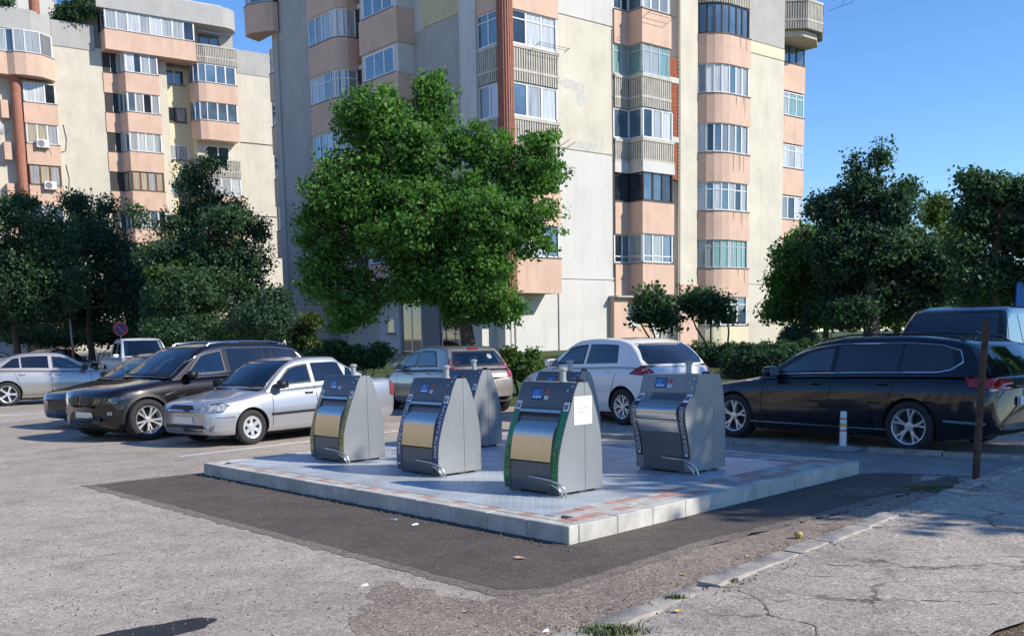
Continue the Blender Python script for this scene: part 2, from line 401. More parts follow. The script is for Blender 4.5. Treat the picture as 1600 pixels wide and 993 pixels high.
# the pad: kerb stones round a deck of steel covers and paving blocks
pd = setting('raised_pad')
ZP = .14
MB().prism([pad(.1, .1), pad(PL-.1, .1), pad(PL-.1, PR-.1), pad(.1, PR-.1)], -.02, ZP-.022).build('bed', JOINT, pd)
def kerb_run(fn, L, step):
    x = 0
    while x < L-.01:
        l = min(step, L-x); g = .0018
        pts = [fn(x+g, 0), fn(x+l-g, 0), fn(x+l-g, .12), fn(x+g, .12)]
        o = MB().prism(pts, -.03, ZP+kr.gauss(0, .0025)).build('kerb_stone', KERB, pd); bevel_obj(o, .006)
        x += l
kerb_run(lambda x, y: pad(x, y), PL, .5)
kerb_run(lambda x, y: pad(y, .125+x), PR-.125, .5)
kerb_run(lambda x, y: pad(.125+x, PR-y), PL-.125, .5)
kerb_run(lambda x, y: pad(PL-y, .125+x), PR-.25, .5)
def block(u0, u1, v0, v1, m, dz=0):
    g = .004
    o = MB().prism([pad(u0+g, v0+g), pad(u1-g, v0+g), pad(u1-g, v1-g), pad(u0+g, v1-g)], ZP-.06, ZP+dz).build('paving_block', m, pd)
    return o
u = .125; i = 0
while u < PL-.55:
    l = .17 if i % 2 == 0 else .29
    if i % 2 and l > .2:
        block(u, u+l, .125, .235, BLK_C, kr.gauss(0, .001))
    else: block(u, u+l, .125, .235, BLK_R, kr.gauss(0, .001))
    u += l; i += 1
# block field on the near right side and the far right side
v = .24; j = 0
while v < PR-.15:
    l = .198
    for c in range(3):
        off = .5*l if (c % 2) else 0
        v0, v1 = v+off, v+off+l
        if v1 > PR-.13: continue
        uu = .125+c*.135
        red = ((j//2+c) % 4 in (0,)) or ((j % 7) in (1, 2) and c == 2) or ((j % 5) == 3 and c == 0)
        block(uu, uu+.135, v0, v1, BLK_R if red else kr.choice([BLK_C, BLK_C, BLK_G]), kr.gauss(0, .0012))
    v += l; j += 1
u = .54; j = 0
while u < PL-.2:
    l = .2
    for c in range(3):
        red = ((j//2+c) % 4 == 0)
        block(u, u+l, PR-.53+c*.135, PR-.53+(c+1)*.135, BLK_R if red else kr.choice([BLK_C, BLK_G]))
    u += l; j += 1
# steel covers, two rows of three, with raised tread studs
U0, U1, V0, V1 = .545, PL-.14, .245, PR-.545
MB().prism([pad(U0-.01, V0), pad(U1, V0), pad(U1, V1), pad(U0-.01, V1)], ZP-.05, ZP-.012).build('frame', JOINT, pd)
for i in range(3):
    for j in range(2):
        ua, ub = U0+(U1-U0)*i/3+.008, U0+(U1-U0)*(i+1)/3-.008; va, vb = V0+(V1-V0)*j/2+.008, V0+(V1-V0)*(j+1)/2-.008
        pl = MB().prism([pad(ua, va), pad(ub, va), pad(ub, vb), pad(ua, vb)], ZP-.012, ZP-.002).build('cover_plate', STEEL_PL, pd)
        # tread studs, finest on the nearest plate
        if j == 0:
            mb = MB(); st = .05
            for a in np.arange(ua+.05, ub-.04, st):
                for b in np.arange(va+.04, vb-.03, st):
                    sgn = 1 if (int(round(a/st))+int(round(b/st))) % 2 else -1
                    p = Fc+a_*a+b_*b; d = (a_+b_*sgn).normalized(); q = Vector((-d.y, d.x))
                    e = d*.014; f = q*.004
                    mb.add([(*(p-e), ZP-.002), (*(p+f), ZP-.002), (*(p+e), ZP-.002), (*(p-f), ZP-.002), (p.x, p.y, ZP+.0015)],
                           [(0, 3, 4), (3, 2, 4), (2, 1, 4), (1, 0, 4)])
            mb.build('tread', STEEL_PL, pl, kind='stuff')
# ---------------------------------------------------------------- waste intake towers on the pad
BIN_SIDE = mat('light grey powder coat', (.265, .282, .29), .42, .2, var=.09, sc=2.2, coat=.15, streak=.16)
BIN_DARK = mat('dark grey powder coat', (.105, .118, .132), .38, .2, var=.08, sc=4, coat=.2)
STAINLESS = mat('brushed stainless', (.62, .59, .54), .2, 1., var=.05, sc=2)
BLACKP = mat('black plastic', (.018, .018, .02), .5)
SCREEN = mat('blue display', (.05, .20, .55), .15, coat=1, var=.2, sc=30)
REDP = mat('red print', (.55, .06, .05), .4)
WHITEP = mat('white print', (.78, .78, .76), .45, var=.03)
S_GREEN = mat('green stripe', (.015, .22, .06), .3, var=.1, coat=.5)
S_BLUE = mat('navy stripe', (.03, .05, .16), .3, var=.1, coat=.5)
S_YEL = mat('yellow stripe', (.50, .38, .10), .35, var=.25, sc=10, coat=.5)
S_BROWN = mat('brown stripe', (.045, .03, .045), .3, var=.1, coat=.5)
T_DARKG = mat('dark green print', (.005, .06, .02), .4)
T_DARK = mat('dark print', (.06, .05, .04), .4)
BW, BD, BH = .76, .60, 1.06
FR_STD = pchip([(.0, 0), (.15, -.02), (.3, -.012), (.48, .035), (.65, .10), (.79, .165), (.93, .225), (1.0, .27)])
FR_BIO = pchip([(.0, 0), (.2, -.012), (.38, -.05), (.54, -.10), (.64, -.105), (.72, -.06), (.775, .04), (.88, .08), (1.0, .13)])
BK = pchip([(.0, .60), (.28, .60), (.49, .585), (.64, .552), (.78, .504), (.92, .45), (1.0, .40)])
BK2 = pchip([(.0, .62), (.5, .61), (.78, .58), (.9, .55), (1.0, .50)])
def waste_tower(corner, label, stripe, txt, tcol, bio=False, notice=False, detail=True):
    ex = Vector((.682, -.731)); loc = Vector(corner)-ex*BW
    t = thing('waste_intake_tower', label, 'waste bin', (loc.x, loc.y, ZP), math.atan2(ex.y, ex.x), 'underground waste bin intakes on the pad')
    FR = FR_BIO if bio else FR_STD; BKf = BK2 if bio else BK
    fr = lambda z: FR(z/BH); n = 26
    zs = [.025+(BH-.025)*i/n for i in range(n+1)]
    prof = [(fr(z), z) for z in zs]+[(BKf(z/BH), z) for z in zs[::-1]]
    def plate(x0, x1, ya, yb, name, m, inset=0):
        P = []
        for z in zs: P.append((max(min(fr(z)+inset, yb), ya), z))
        for z in zs[::-1]: P.append((min(max(BKf(z/BH)-inset, ya), yb), z))
        Q = []
        for p in P:
            if not Q or (abs(p[0]-Q[-1][0])+abs(p[1]-Q[-1][1])) > 1e-4: Q.append(p)
        if abs(Q[0][0]-Q[-1][0])+abs(Q[0][1]-Q[-1][1]) < 1e-4: Q.pop()
        k = len(Q); vs = [(x0, y, z) for y, z in Q]+[(x1, y, z) for y, z in Q]
        mb = MB().add(vs, [tuple(range(k)), tuple(range(k, 2*k))[::-1]]+[(i, i+k, (i+1)%k+k, (i+1)%k) for i in range(k)])
        o = mb.build(name, m, t, smooth=35); return o
    plate(.014, BW-.014, -1, 2, 'housing', BIN_DARK if not bio else BIN_SIDE, .006)
    seam = .355 if not bio else .40
    for x0, x1 in ((0, .014), (BW-.014, BW)):
        plate(x0, x1, -1, seam-.0025, 'side_panel', BIN_SIDE); plate(x0, x1, seam+.0025, 2, 'side_panel', BIN_SIDE)
    def ribbon(x0, x1, z0, z1, off, name, m, par=None, th=.012, bulge=0, ang=40, yf=None):
        k = max(2, int((z1-z0)/.03)); vs = []; fs = []
        for i in range(k+1):
            z = z0+(z1-z0)*i/k; bb = bulge*math.sin(math.pi*i/k)
            y = (yf(z) if yf else fr(z))-off-bb
            vs += [(x0, y+th+bb, z), (x0, y, z), (x1, y, z), (x1, y+th+bb, z)]
        for i in range(k):
            a = i*4; fs += [(a+j, a+j+1, a+j+5, a+j+4) for j in range(3)]
        fs += [(3, 2, 1, 0), (k*4, k*4+1, k*4+2, k*4+3)]
        return MB().add(vs, fs).build(name, m, par or t, smooth=ang)
    z_lo, z_hi = (.07, .80)
    if bio: z_lo, z_hi = .17, .78
    for xa in (.016, BW-.092):
        st = ribbon(xa, xa+.076, z_lo, z_hi, .0035, 'stripe', stripe)
        if txt and detail:
            vs, fs = text_geo(txt, .072 if len(txt) > 8 else .078, 1.0)
            wd = max(v[0] for v in vs); L = {1: .36}.get(0, min(z_hi-z_lo-.16, wd)); sc = min(1, (z_hi-z_lo-.1)/wd)
            zb = z_lo+(.14 if not bio else .05)
            nv = [(xa+.064-v[1], fr(zb+v[0]*sc)-.0062, zb+v[0]*sc) for v in vs]
            MB().add(nv, fs).build('lettering', tcol, st, kind='stuff')
            MB().box(xa+.02, xa+.055, fr(z_lo+.03)-.0062, fr(z_lo+.03)-.0045, z_lo+.02, z_lo+.045).build('symbol', tcol, st)
        em = ribbon(xa+.004, xa+.072, z_hi-.005, z_hi+.075, .006, 'emblem', WHITEP, th=.004)
        for dx in (.017, .043):
            zz = z_hi+.012
            MB().add([(xa+dx-.006+.002, fr(zz)-.0075, zz), (xa+dx+.017, fr(zz)-.0075, zz), (xa+dx+.015, fr(zz+.045)-.0075, zz+.045), (xa+dx, fr(zz+.045)-.0075, zz+.045)], [(0,1,2,3)]).build('figure', S_BLUE, em)
    xl, xr = .105, BW-.105
    if not bio:
        ribbon(xl, xr, .035, .30, .004, 'lower_panel', BIN_DARK)
        ribbon(xl, xr, .302, .316, .002, 'shadow_gap', BLACKP)
        flap = pchip([(.318, fr(.318)-.006), (.45, fr(.45)-.014), (.60, fr(.45)+.022), (.655, fr(.655)-.010), (.70, fr(.70)+.020), (.735, fr(.735)+.03)])
        ribbon(xl, xr, .318, .735, .004, 'drum_flap', STAINLESS, ang=30, yf=flap, th=.02)
        ribbon(xl, xr, .737, .775, -.001, 'chute_opening', BLACKP)
        ribbon(xl-.008, xr+.008, .775, .800, .018, 'flap_lip', STAINLESS)
        # side cheeks of the frame round the flap
        for xa in (xl-.013, xr+.001): ribbon(xa, xa+.012, .05, .80, .012, 'frame_rail', BIN_DARK)
        pz0, pz1 = .845, 1.045
    else:
        ribbon(xl, xr, .03, .44, .003, 'lower_panel', BIN_DARK)
        ribbon(xl, xr, .455, .56, .010, 'tray_front', STAINLESS)
        ribbon(xl-.02, xr+.02, .565, .582, .028, 'handle_bar', STAINLESS)
        ribbon(xl, xr, .585, .75, .010, 'drum_flap', STAINLESS, bulge=.018, ang=60)
        ribbon(xl+.08, xr-.02, .79, .86, .002, 'recess_panel', BIN_DARK)
        pz0, pz1 = .90, 1.04
    cp = ribbon(.016, BW-.016, pz0-.03, 1.052, .003, 'control_panel', BIN_DARK if not bio else BIN_SIDE, th=.01)
    zz = (pz0+pz1)/2
    def quad(x0, x1, z0, z1, m, name, off=.006, par=None):
        MB().add([(x0, fr(z0)-off, z0), (x1, fr(z0)-off, z0), (x1, fr(z1)-off, z1), (x0, fr(z1)-off, z1),
                  (x0, fr(z0), z0), (x1, fr(z0), z0), (x1, fr(z1), z1), (x0, fr(z1), z1)],
                 [(0,1,2,3), (0,4,5,1), (1,5,6,2), (2,6,7,3), (3,7,4,0)]).build(name, m, par or cp)
    quad(.20, .36, zz-.055, zz+.055, BLACKP, 'screen_bezel', .005); quad(.212, .348, zz-.045, zz+.045, SCREEN, 'screen', .0065)
    for i in range(3): quad(.222+.04*i, .25+.04*i, zz-.035, zz-.02, WHITEP, 'icon', .0075)
    quad(.30, .34, zz-.005, zz+.035, BIN_DARK, 'icon', .0075)
    quad(.385, .43, zz+.005, zz+.045, REDP, 'reader_mark', .006); quad(.38, .40, zz-.05, zz-.015, WHITEP, 'reader_mark', .006); quad(.41, .43, zz-.05, zz-.015, WHITEP, 'reader_mark', .006)
    for (sx, sz) in ((BW-.06, pz1-.02), (BW-.10, pz1-.06), (BW-.06, pz0+.02)): quad(sx, sx+.014, sz-.006, sz+.008, WHITEP, 'rivet', .006)
    mb = MB().tube([(.40, -.045, .165), (.58, -.075, .165), (.70, -.075, .160), (.78, -.055, .135), (.835, -.02, .085), (.85, .005, .0)], .0105, 8)
    mb.tube([(.70, -.05, .115), (.76, -.04, .09), (.79, -.02, .045), (.795, 0, .0)], .010, 8)
    mb.tube([(.40, -.045, .165), (.40, .02, .165)], .0105, 8)
    mb.build('foot_pedal', STAINLESS, t, smooth=50)
    yt = .5*(fr(BH)+BKf(1.))+.04
    mb = MB().lathe([(0, 0), (.042, 0), (.042, .012), (.032, .014), (.032, .105), (.045, .11), (.047, .128), (.03, .142), (0, .145)], 16, c=(BW*.60, yt, BH-.002))
    mb.build('vent_pipe', mat('vent grey', (.42, .44, .45), .4, .3), t, smooth=40)
    MB().tube([(BW*.85, yt, BH), (BW*.86, yt, BH+.018), (BW*.95, yt, BH+.018), (BW*.96, yt, BH)], .012, 6).build('latch', BLACKP, t, smooth=50)
    for (x0, x1, y0, y1) in ((.03, .2, .03, .15), (BW-.2, BW-.03, .03, .10), (BW-.12, BW-.03, .3, .4), (.03, .2, .45, .56)):
        MB().box(x0, x1, y0, y1, -.001, .027).build('foot', BIN_DARK, t)
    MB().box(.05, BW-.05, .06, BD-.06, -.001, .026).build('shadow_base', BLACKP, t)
    if notice:
        x = BW+.0015
        nb = MB().box(x-.001, x+.002, .205, .455, .66, .93).build('notice', WHITEP, t)
        for i, zz in enumerate((.815, .775)):
            for k in range(9): MB().box(x+.002, x+.0028, .255+k*.017, .268+k*.017, zz, zz+.010).build('print_mark', mat('faint print', (.35, .33, .33), .6), nb)
        MB().box(x+.002, x+.0026, .205, .455, .905, .909).build('fold_line', mat('faint print', (.35, .33, .33), .6), nb)
    return t
waste_tower((-2.046, 12.441), 'grey waste intake tower with yellow lettered stripes, at the far left corner of the pad', S_YEL, 'PLASTIC METAL', T_DARK)
waste_tower((-.786, 11.035), 'grey waste intake tower with navy HARTIE CARTON stripes', S_BLUE, 'HARTIE CARTON', WHITEP)
waste_tower((.447, 9.515), 'grey waste intake tower with green STICLA stripes and a white notice on its side', S_GREEN, 'STICLA', T_DARKG, notice=True)
waste_tower((1.925, 10.854), 'grey waste intake tower with bulging front and dark DESEURI BIODEGRADABILE stripes', S_BROWN, 'DESEURI BIODEGRADABILE', WHITEP, bio=True)
waste_tower((-.57, 13.78), 'grey waste intake tower in the back row, half hidden behind the navy striped one', S_BLUE, None, None)
waste_tower((.69, 12.37), 'grey waste intake tower whose top just shows behind the green striped one', S_GREEN, None, None)

# ---------------------------------------------------------------- cars
TYRE = mat('tyre rubber', (.022, .022, .023), .8, var=.2, sc=12, bmp=.2)
RIM = mat('alloy rim', (.72, .73, .74), .3, .6, var=.05)
RIMD = mat('dark rim face', (.05, .05, .055), .35, .6)
CHROME = mat('chrome trim', (.75, .76, .78), .12, 1., var=.02)
TRIM = mat('black trim', (.015, .015, .017), .45)
UNDER = mat('underbody black', (.012, .012, .012), .9)
GLASS = glassm('car glass', (.010, .018, .028))
GLASSC = clearglass('clear car glass')
GLASSW = clearglass('windscreen glass', (.50, .62, .62))
GLASSM = glassm('mirror glass', (.1, .12, .14))
SEAT = mat('seat cloth', (.045, .045, .05), .9)
DECK = mat('car interior', (.03, .03, .033), .9)
SEE = {GLASSC.name, GLASSW.name}
GLASSP = glassm('privacy glass', (.006, .007, .011))
LAMP = mat('headlamp lens', (.34, .37, .38), .08, .3, var=.75, sc=16, coat=1)
LAMPD = mat('dark headlamp lens', (.10, .11, .12), .08, .6, var=.7, sc=18, coat=1)
TAIL = mat('red tail lamp', (.38, .012, .012), .12, .1, var=.35, sc=18, coat=1)
PLATE = mat('number plate', (.75, .75, .74), .4, var=.03)
PL_BLUE = mat('plate blue', (.02, .07, .4), .4)
_wheels = {}
def wheel_meshes(R, rr, W, ns, style):
    key = (R, rr, W, ns, style)
    if key in _wheels: return _wheels[key]
    h = W/2
    ty = MB().lathe([(rr, -h*.8), (rr+.012, -h*.92), (rr+(R-rr)*.55, -h), (R-.02, -h*.92), (R-.004, -h*.75), (R, -h*.4), (R, h*.4), (R-.004, h*.75), (R-.02, h*.92), (rr+(R-rr)*.55, h), (rr+.012, h*.92), (rr, h*.8)], 40, 'y')
    rm = MB()
    rm.lathe([(rr+.002, -h*.80), (rr-.003, -h*.9), (rr-.014, -h*.86), (rr-.022, -h*.6), (rr-.03, h*.3), (rr-.005, h*.8)], 40, 'y', mi=0)
    rm.lathe([(rr-.03, -h*.02), (.03, -h*.02)], 32, 'y', mi=1)           # brake / dark backing
    rm.lathe([(.062, -h*.55), (.055, -h*.78), (.02, -h*.82), (0, -h*.82)], 20, 'y', mi=0)
    def spoke(a0, a1, w0, w1):
        r0_, r1_ = .045, rr-.010
        P = []
        for (r, a, ww, y) in ((r0_, a0, w0, -h*.66), ((r0_+r1_)*.5, (a0+a1)/2, (w0+w1)/2*.9, -h*.78), (r1_, a1, w1, -h*.80)):
            c, s_ = math.cos(a), math.sin(a); n = (-s_, c)
            for sg in (-1, 1): P.append((c*r+n[0]*ww*sg, y, s_*r+n[1]*ww*sg))
            for sg in (-1, 1): P.append((c*r+n[0]*ww*sg*1.1, y+.03, s_*r+n[1]*ww*sg*1.1))
        fs = []
        for i in range(2):
            a = i*4; fs += [(a, a+1, a+5, a+4), (a+1, a+3, a+7, a+5), (a+2, a, a+4, a+6)]
        rm.add(P, fs, 0)
    for k in range(ns):
        a = 2*math.pi*k/ns+.3
        if style == 'double':
            spoke(a-.16, a-.22, .012, .020); spoke(a+.16, a+.22, .012, .020)
        elif style == 'v':
            spoke(a, a-.20, .014, .013); spoke(a, a+.20, .014, .013)
        elif style == 'cap':
            spoke(a, a, .030, .036)
        else: spoke(a, a, .022, .032)
    if style == 'cap': rm.lathe([(rr-.012, -h*.83), (rr-.045, -h*.78)], 40, 'y', mi=0)
    o1 = ty.build('wheel', TYRE, smooth=50); o2 = rm.build('rim', [RIM, RIMD], smooth=35)
    res = (o1.data, o2.data); bpy.data.objects.remove(o1); bpy.data.objects.remove(o2)
    _wheels[key] = res; return res

def make_car(sp, label, cat, loc, heading, group='cars parked round the collection pad', scale=1., name='parked_car'):
    """loc = ground point under the wheelbase midpoint; heading = direction of the nose"""
    L, W, H, wb, fo, R = sp['L'], sp['W'], sp['H'], sp['wb'], sp['fo'], sp['R']
    hv = Vector(heading).normalized()
    root = thing(name, label, cat, (loc[0], loc[1], loc[2] if len(loc) > 2 else 0), math.atan2(hv.y, hv.x), group)
    root.scale = (scale,)*3; root.location.z -= .014
    PAINT = sp['paint']; xf = wb/2+fo
    top = pchip(sp['top']); bot = pchip(sp['bot']); hw = pchip([(a*L, b) for a, b in sp['hw']])
    ring = [(0,0),(.6,0),(.84,.005),(.93,.04),(.972,.13),(.992,.28),(1,.45),(.995,.60),(.975,.74),(.955,.82),(.935,.88),(.90,.93),(.83,.965),(.70,.985),(.4,1.0),(0,1.01)]
    st = sorted(set([0, .015, .04, .08]+[L*i/64 for i in range(2, 63)]+[L-.08, L-.04, L-.015, L]))
    def ringpts(d):
        t_, b_, w_ = top(d), bot(d), hw(d)*W/2
        # plan rounding of nose and tail
        e0 = max(0, 1-d/.5)**2*sp.get('nose', .10); e1 = max(0, 1-(L-d)/.4)**2*sp.get('tail', .08)
        tum = sp.get('wedge', 0)
        P = []
        for yf, zf in ring:
            z = b_+(t_-b_)*zf; y = w_*yf
            x = xf-d-e0*yf**3+e1*yf**3
            P.append((x, y, z))
        return P+[(x, -y, z) for x, y, z in P[-2:0:-1]]
    vs = []; fs = []
    for d in st: vs += ringpts(d)
    n = 2*len(ring)-2
    for i in range(len(st)-1):
        for k in range(n): fs.append((i*n+k, i*n+(k+1)%n, (i+1)*n+(k+1)%n, (i+1)*n+k))
    fs.append(tuple(range(n))[::-1]); fs.append(tuple(range((len(st)-1)*n, len(st)*n)))
    fs = [f[::-1] for f in fs]
    body = MB().add(vs, fs)
    # greenhouse
    dc, drf, drr, dt = sp['gh']; zbf = lambda d: top(d)-.035
    if 'roof' in sp: ztop = pchip(sp['roof'])
    ybr, yrr = sp.get('yb', .90)*W/2, sp.get('yr', .70)*W/2
    gs = [dc+(dt-dc)*i/130 for i in range(131)]
    sec = [(.84*i/14, 0) for i in range(15)]+[(.93, 1), (.98, 2), (1.0, 3), (1.006, 5), (1.012, 4)]
    def gpts(d):
        zb = zbf(d); h = max(.0, ztop(d)-zb); hm = H-zb
        f = min(1, h/hm); yb = ybr*min(1, hw(d)+.02); ye = yb-(yb-yrr)*f
        if d > L*.6: ye = ye-.03*((d-L*.6)/(L*.4))
        cw = sp.get('cw', .16)*smooth01((drf+.5-d)/(drf+.5-dc)); cr = sp.get('cr', .12)*smooth01((d-(drr-.4))/(dt-drr+.4))
        P = []
        for fz, c in sec:
            if c == 0: y = yb+(ye-yb)*fz/.84*.93
            else: y = {1: ye-.012, 2: ye*.955-.01, 3: ye*.72, 5: ye*.38, 4: 0}[c]
            yy = y/yb
            P.append((xf-d-cw*yy*yy+cr*yy*yy, y, zb+h*fz))
        return P+[(x, -y, z) for x, y, z in P[-2::-1]]
    g_vs = []; g_fs = []
    for d in gs: g_vs += gpts(d)
    m_ = 2*len(sec)-1
    for i in range(len(gs)-1):
        for k in range(m_-1): g_fs.append((i*m_+k, i*m_+k+1, (i+1)*m_+k+1, (i+1)*m_+k))
    g_fs = [f[::-1] for f in g_fs]
    gm = MB().add(g_vs, g_fs)
    allv = body.v+gm.v; allf = body.f+[tuple(i+len(body.v) for i in f) for f in gm.f]
    bvh = BVHTree.FromPolygons(allv, allf)
    bo = body.build('body', [PAINT, UNDER], root)
    # wheel arches
    cb = MB(); ra = R*sp.get('arch', 1.13)
    for dx in (wb/2, -wb/2):
        for s in (-1, 1):
            cb.lathe([(ra, 0), (ra, .36)], 32, 'y', c=(dx, s*(W/2+.05) if s < 0 else W/2+.05-.36, R*1.02), mi=0)
            o = len(cb.v)-64; cb.f.append(tuple(range(o, o+32))); cb.f.append(tuple(range(o+32, o+64))[::-1]); cb.m += [0, 0]
    bmx = bmesh.new(); tmp = bpy.data.meshes.new('cut'); tmp.from_pydata(cb.v, [], cb.f); bmx.from_mesh(tmp)
    bmesh.ops.recalc_face_normals(bmx, faces=bmx.faces); bmx.to_mesh(tmp); bmx.free()
    tmp.materials.append(PAINT); tmp.materials.append(UNDER); tmp.polygons.foreach_set('material_index', [1]*len(tmp.polygons))
    co = bpy.data.objects.new('cut', tmp); COL.objects.link(co); co.parent = root
    bmx = bmesh.new(); bmx.from_mesh(bo.data); bmesh.ops.recalc_face_normals(bmx, faces=bmx.faces); bmx.to_mesh(bo.data); bmx.free()
    md = bo.modifiers.new('b', 'BOOLEAN'); md.operation = 'DIFFERENCE'; md.object = co; md.solver = 'EXACT'
    bpy.context.view_layer.update()
    me = bpy.data.meshes.new_from_object(bo.evaluated_get(bpy.context.evaluated_depsgraph_get()))
    bo.modifiers.clear(); bo.data = me; bpy.data.objects.remove(co); smooth_mesh(me, 38)
    see = []   # see-through panes: (mode, polygon)
    # conforming panels
    dirs = {'L': (Vector((0, -1, 0)), lambda p: Vector((xf-p[0], 3, p[1])), 0), 'R': (Vector((0, 1, 0)), lambda p: Vector((xf-p[0], -3, p[1])), 0),
            'T': (Vector((0, 0, -1)), lambda p: Vector((xf-p[0], p[1], 4)), 0), 'F': (Vector((-1, 0, 0)), lambda p: Vector((xf+2, p[0], p[1])), 0),
            'B': (Vector((1, 0, 0)), lambda p: Vector((xf-L-2, p[0], p[1])), 0)}
    def patch(poly, mode, m, nm, parent=None, off=.006, step=.07, th=.014):
        bm = bmesh.new(); f = bm.faces.new([bm.verts.new((p[0], p[1], 0)) for p in poly]); bmesh.ops.triangulate(bm, faces=[f])
        xs = [p[0] for p in poly]; ys = [p[1] for p in poly]
        for ax, lo, hi in ((0, min(xs), max(xs)), (1, min(ys), max(ys))):
            k = int((hi-lo)/step)
            for i in range(1, k+1):
                c = [0, 0, 0]; nn = [0, 0, 0]; c[ax] = lo+(hi-lo)*i/(k+1); nn[ax] = 1
                bmesh.ops.bisect_plane(bm, geom=bm.verts[:]+bm.edges[:]+bm.faces[:], plane_co=c, plane_no=nn, dist=1e-5)
        dr, og, _ = dirs[mode]; nrm = {}
        bm.verts.ensure_lookup_table(); dead = []
        for v in bm.verts:
            o_ = og((v.co.x, v.co.y)); hit = bvh.ray_cast(o_, dr)
            if hit[0] is None or abs(hit[1].dot(dr)) < .12:
                dead.append(v); continue
            nv = hit[1]
            if nv.dot(dr) > 0: nv = -nv
            v.co = hit[0]+nv*off; nrm[v.index] = nv
        if len(dead) > len(bm.verts)*.6: bm.free(); return None
        bmesh.ops.delete(bm, geom=dead, context='VERTS'); bm.verts.index_update()
        bs = [e for e in bm.edges if len(e.link_faces) == 1]
        cen = {v: v.co.copy() for v in bm.verts}
        ret = bmesh.ops.extrude_edge_only(bm, edges=bs)
        for v in [g for g in ret['geom'] if isinstance(g, bmesh.types.BMVert)]:
            v.co = v.co+dr*th
        bmesh.ops.recalc_face_normals(bm, faces=bm.faces)
        me = bpy.data.meshes.new(nm); bm.to_mesh(me); bm.free(); me.materials.append(m); smooth_mesh(me, 45)
        # normals outward
        return link(nm, me, parent or root)
    def rim(poly, mode, wd, nm='window_seal'):
        cx = sum(p[0] for p in poly)/len(poly); cy = sum(p[1] for p in poly)/len(poly); k = len(poly); inner = []
        area = sum(poly[i][0]*poly[(i+1)%k][1]-poly[(i+1)%k][0]*poly[i][1] for i in range(k)); sg = 1 if area > 0 else -1
        for i in range(k):
            a, b, c = Vector(poly[i-1]), Vector(poly[i]), Vector(poly[(i+1)%k])
            d1 = (b-a).normalized(); d2 = (c-b).normalized(); n1 = Vector((-d1.y, d1.x))*sg; n2 = Vector((-d2.y, d2.x))*sg
            mm_ = (n1+n2); mm_ = mm_.normalized() if mm_.length > 1e-5 else n1
            inner.append(b+mm_*wd/max(.45, mm_.dot(n1)))
        dr, og, _ = dirs[mode]; rows = []
        for i in range(k):
            a, b = Vector(poly[i]), Vector(poly[(i+1)%k]); ia, ib = inner[i], inner[(i+1)%k]; q = max(1, int((b-a).length/.08))
            for j in range(q):
                row = []
                for p in (a.lerp(b, j/q), ia.lerp(ib, j/q)):
                    h = bvh.ray_cast(og(p), dr)
                    if h[0] is None or abs(h[1].dot(dr)) < .12: row = None; break
                    nv = h[1] if h[1].dot(dr) < 0 else -h[1]; row.append(h[0]+nv*(.0085 if nm == 'window_seal' else .0155))
                rows.append(row)
        vs = []; idx = []
        for r_ in rows:
            if r_ is None: idx.append(None)
            else: idx.append(len(vs)); vs += r_
        fs = [(idx[i], idx[i]+1, idx[(i+1)%len(rows)]+1, idx[(i+1)%len(rows)]) for i in range(len(rows)) if idx[i] is not None and idx[(i+1)%len(rows)] is not None]
        MB().add(vs, fs).build(nm, TRIM, root)
    def both(poly, m, nm, **k): return [patch(poly, s, m, nm, **k) for s in ('L', 'R')]
    ztg = lambda d: zbf(d)+(ztop(d)-zbf(d))
    def window(b0, t0, t1, b1, m, lift=.045, cap=.80):
        """side window: bottom edge b0..b1, top edge t0..t1 (distances from the nose)"""
        P = [(b0, top(b0)+lift-.035+.02), (b1, top(b1)+lift-.035+.02)]
        k = 8
        for i in range(k+1):
            d = t1+(t0-t1)*i/k; z = zbf(d)+(ztop(d)-zbf(d))*cap
            P.append((d, max(z, top(d)+lift)))
        if m.name in SEE:
            see.append(('S', P))
            for s_ in ('L', 'R'): rim(P, s_, .028)
        return both(P, m, 'side_window', off=.005)
    for i, wn in enumerate(sp['win']): window(*wn[:4], m=wn[4])
    ye_ = yrr-.05
    a, b = sp['ws']
    P = [(a, -.0), (a+.02, -ybr*.5), (a+.10, -ybr*.86), (b+.05, -(ye_-.01)), (b, -ye_*.5), (b-.01, 0), (b, ye_*.5), (b+.05, ye_-.01), (a+.10, ybr*.86), (a+.02, ybr*.5)]
    patch(P, 'T', GLASSW, 'windscreen', off=.006); see.append(('T', P)); rim(P, 'T', .045)
    for q in sp['patches']:
        md_, pl_, mm, nm = q[:4]
        if mm.name in SEE and nm == 'rear_window': see.append((md_, pl_)); rim(pl_, md_, .04)
        if md_ == 'LR': both(pl_, mm, nm, **(q[4] if len(q) > 4 else {}))
        elif md_ == 'F2':
            for s in (-1, 1): patch([(p[0]*s, p[1]) for p in pl_], 'F', mm, nm, **(q[4] if len(q) > 4 else {}))
        elif md_ == 'B2':
            for s in (-1, 1): patch([(p[0]*s, p[1]) for p in pl_], 'B', mm, nm, **(q[4] if len(q) > 4 else {}))
        else: patch(pl_, md_, mm, nm, **(q[4] if len(q) > 4 else {}))
    for q in sp['patches']:
        if q[3] in ('headlamp', 'tail_lamp'):
            for s_ in (('L', 'R') if q[0] == 'LR' else ((1, -1) if q[0] in ('F2', 'B2') else ())):
                if q[0] == 'LR': rim(q[1], s_, .010, 'lamp_seal')
    # cabin shell with the window openings left out, and what one sees through them
    def inside(p, poly):
        c = False; j = len(poly)-1
        for i in range(len(poly)):
            if (poly[i][1] > p[1]) != (poly[j][1] > p[1]) and p[0] < (poly[j][0]-poly[i][0])*(p[1]-poly[i][1])/(poly[j][1]-poly[i][1])+poly[i][0]: c = not c
            j = i
        return c
    keep = []
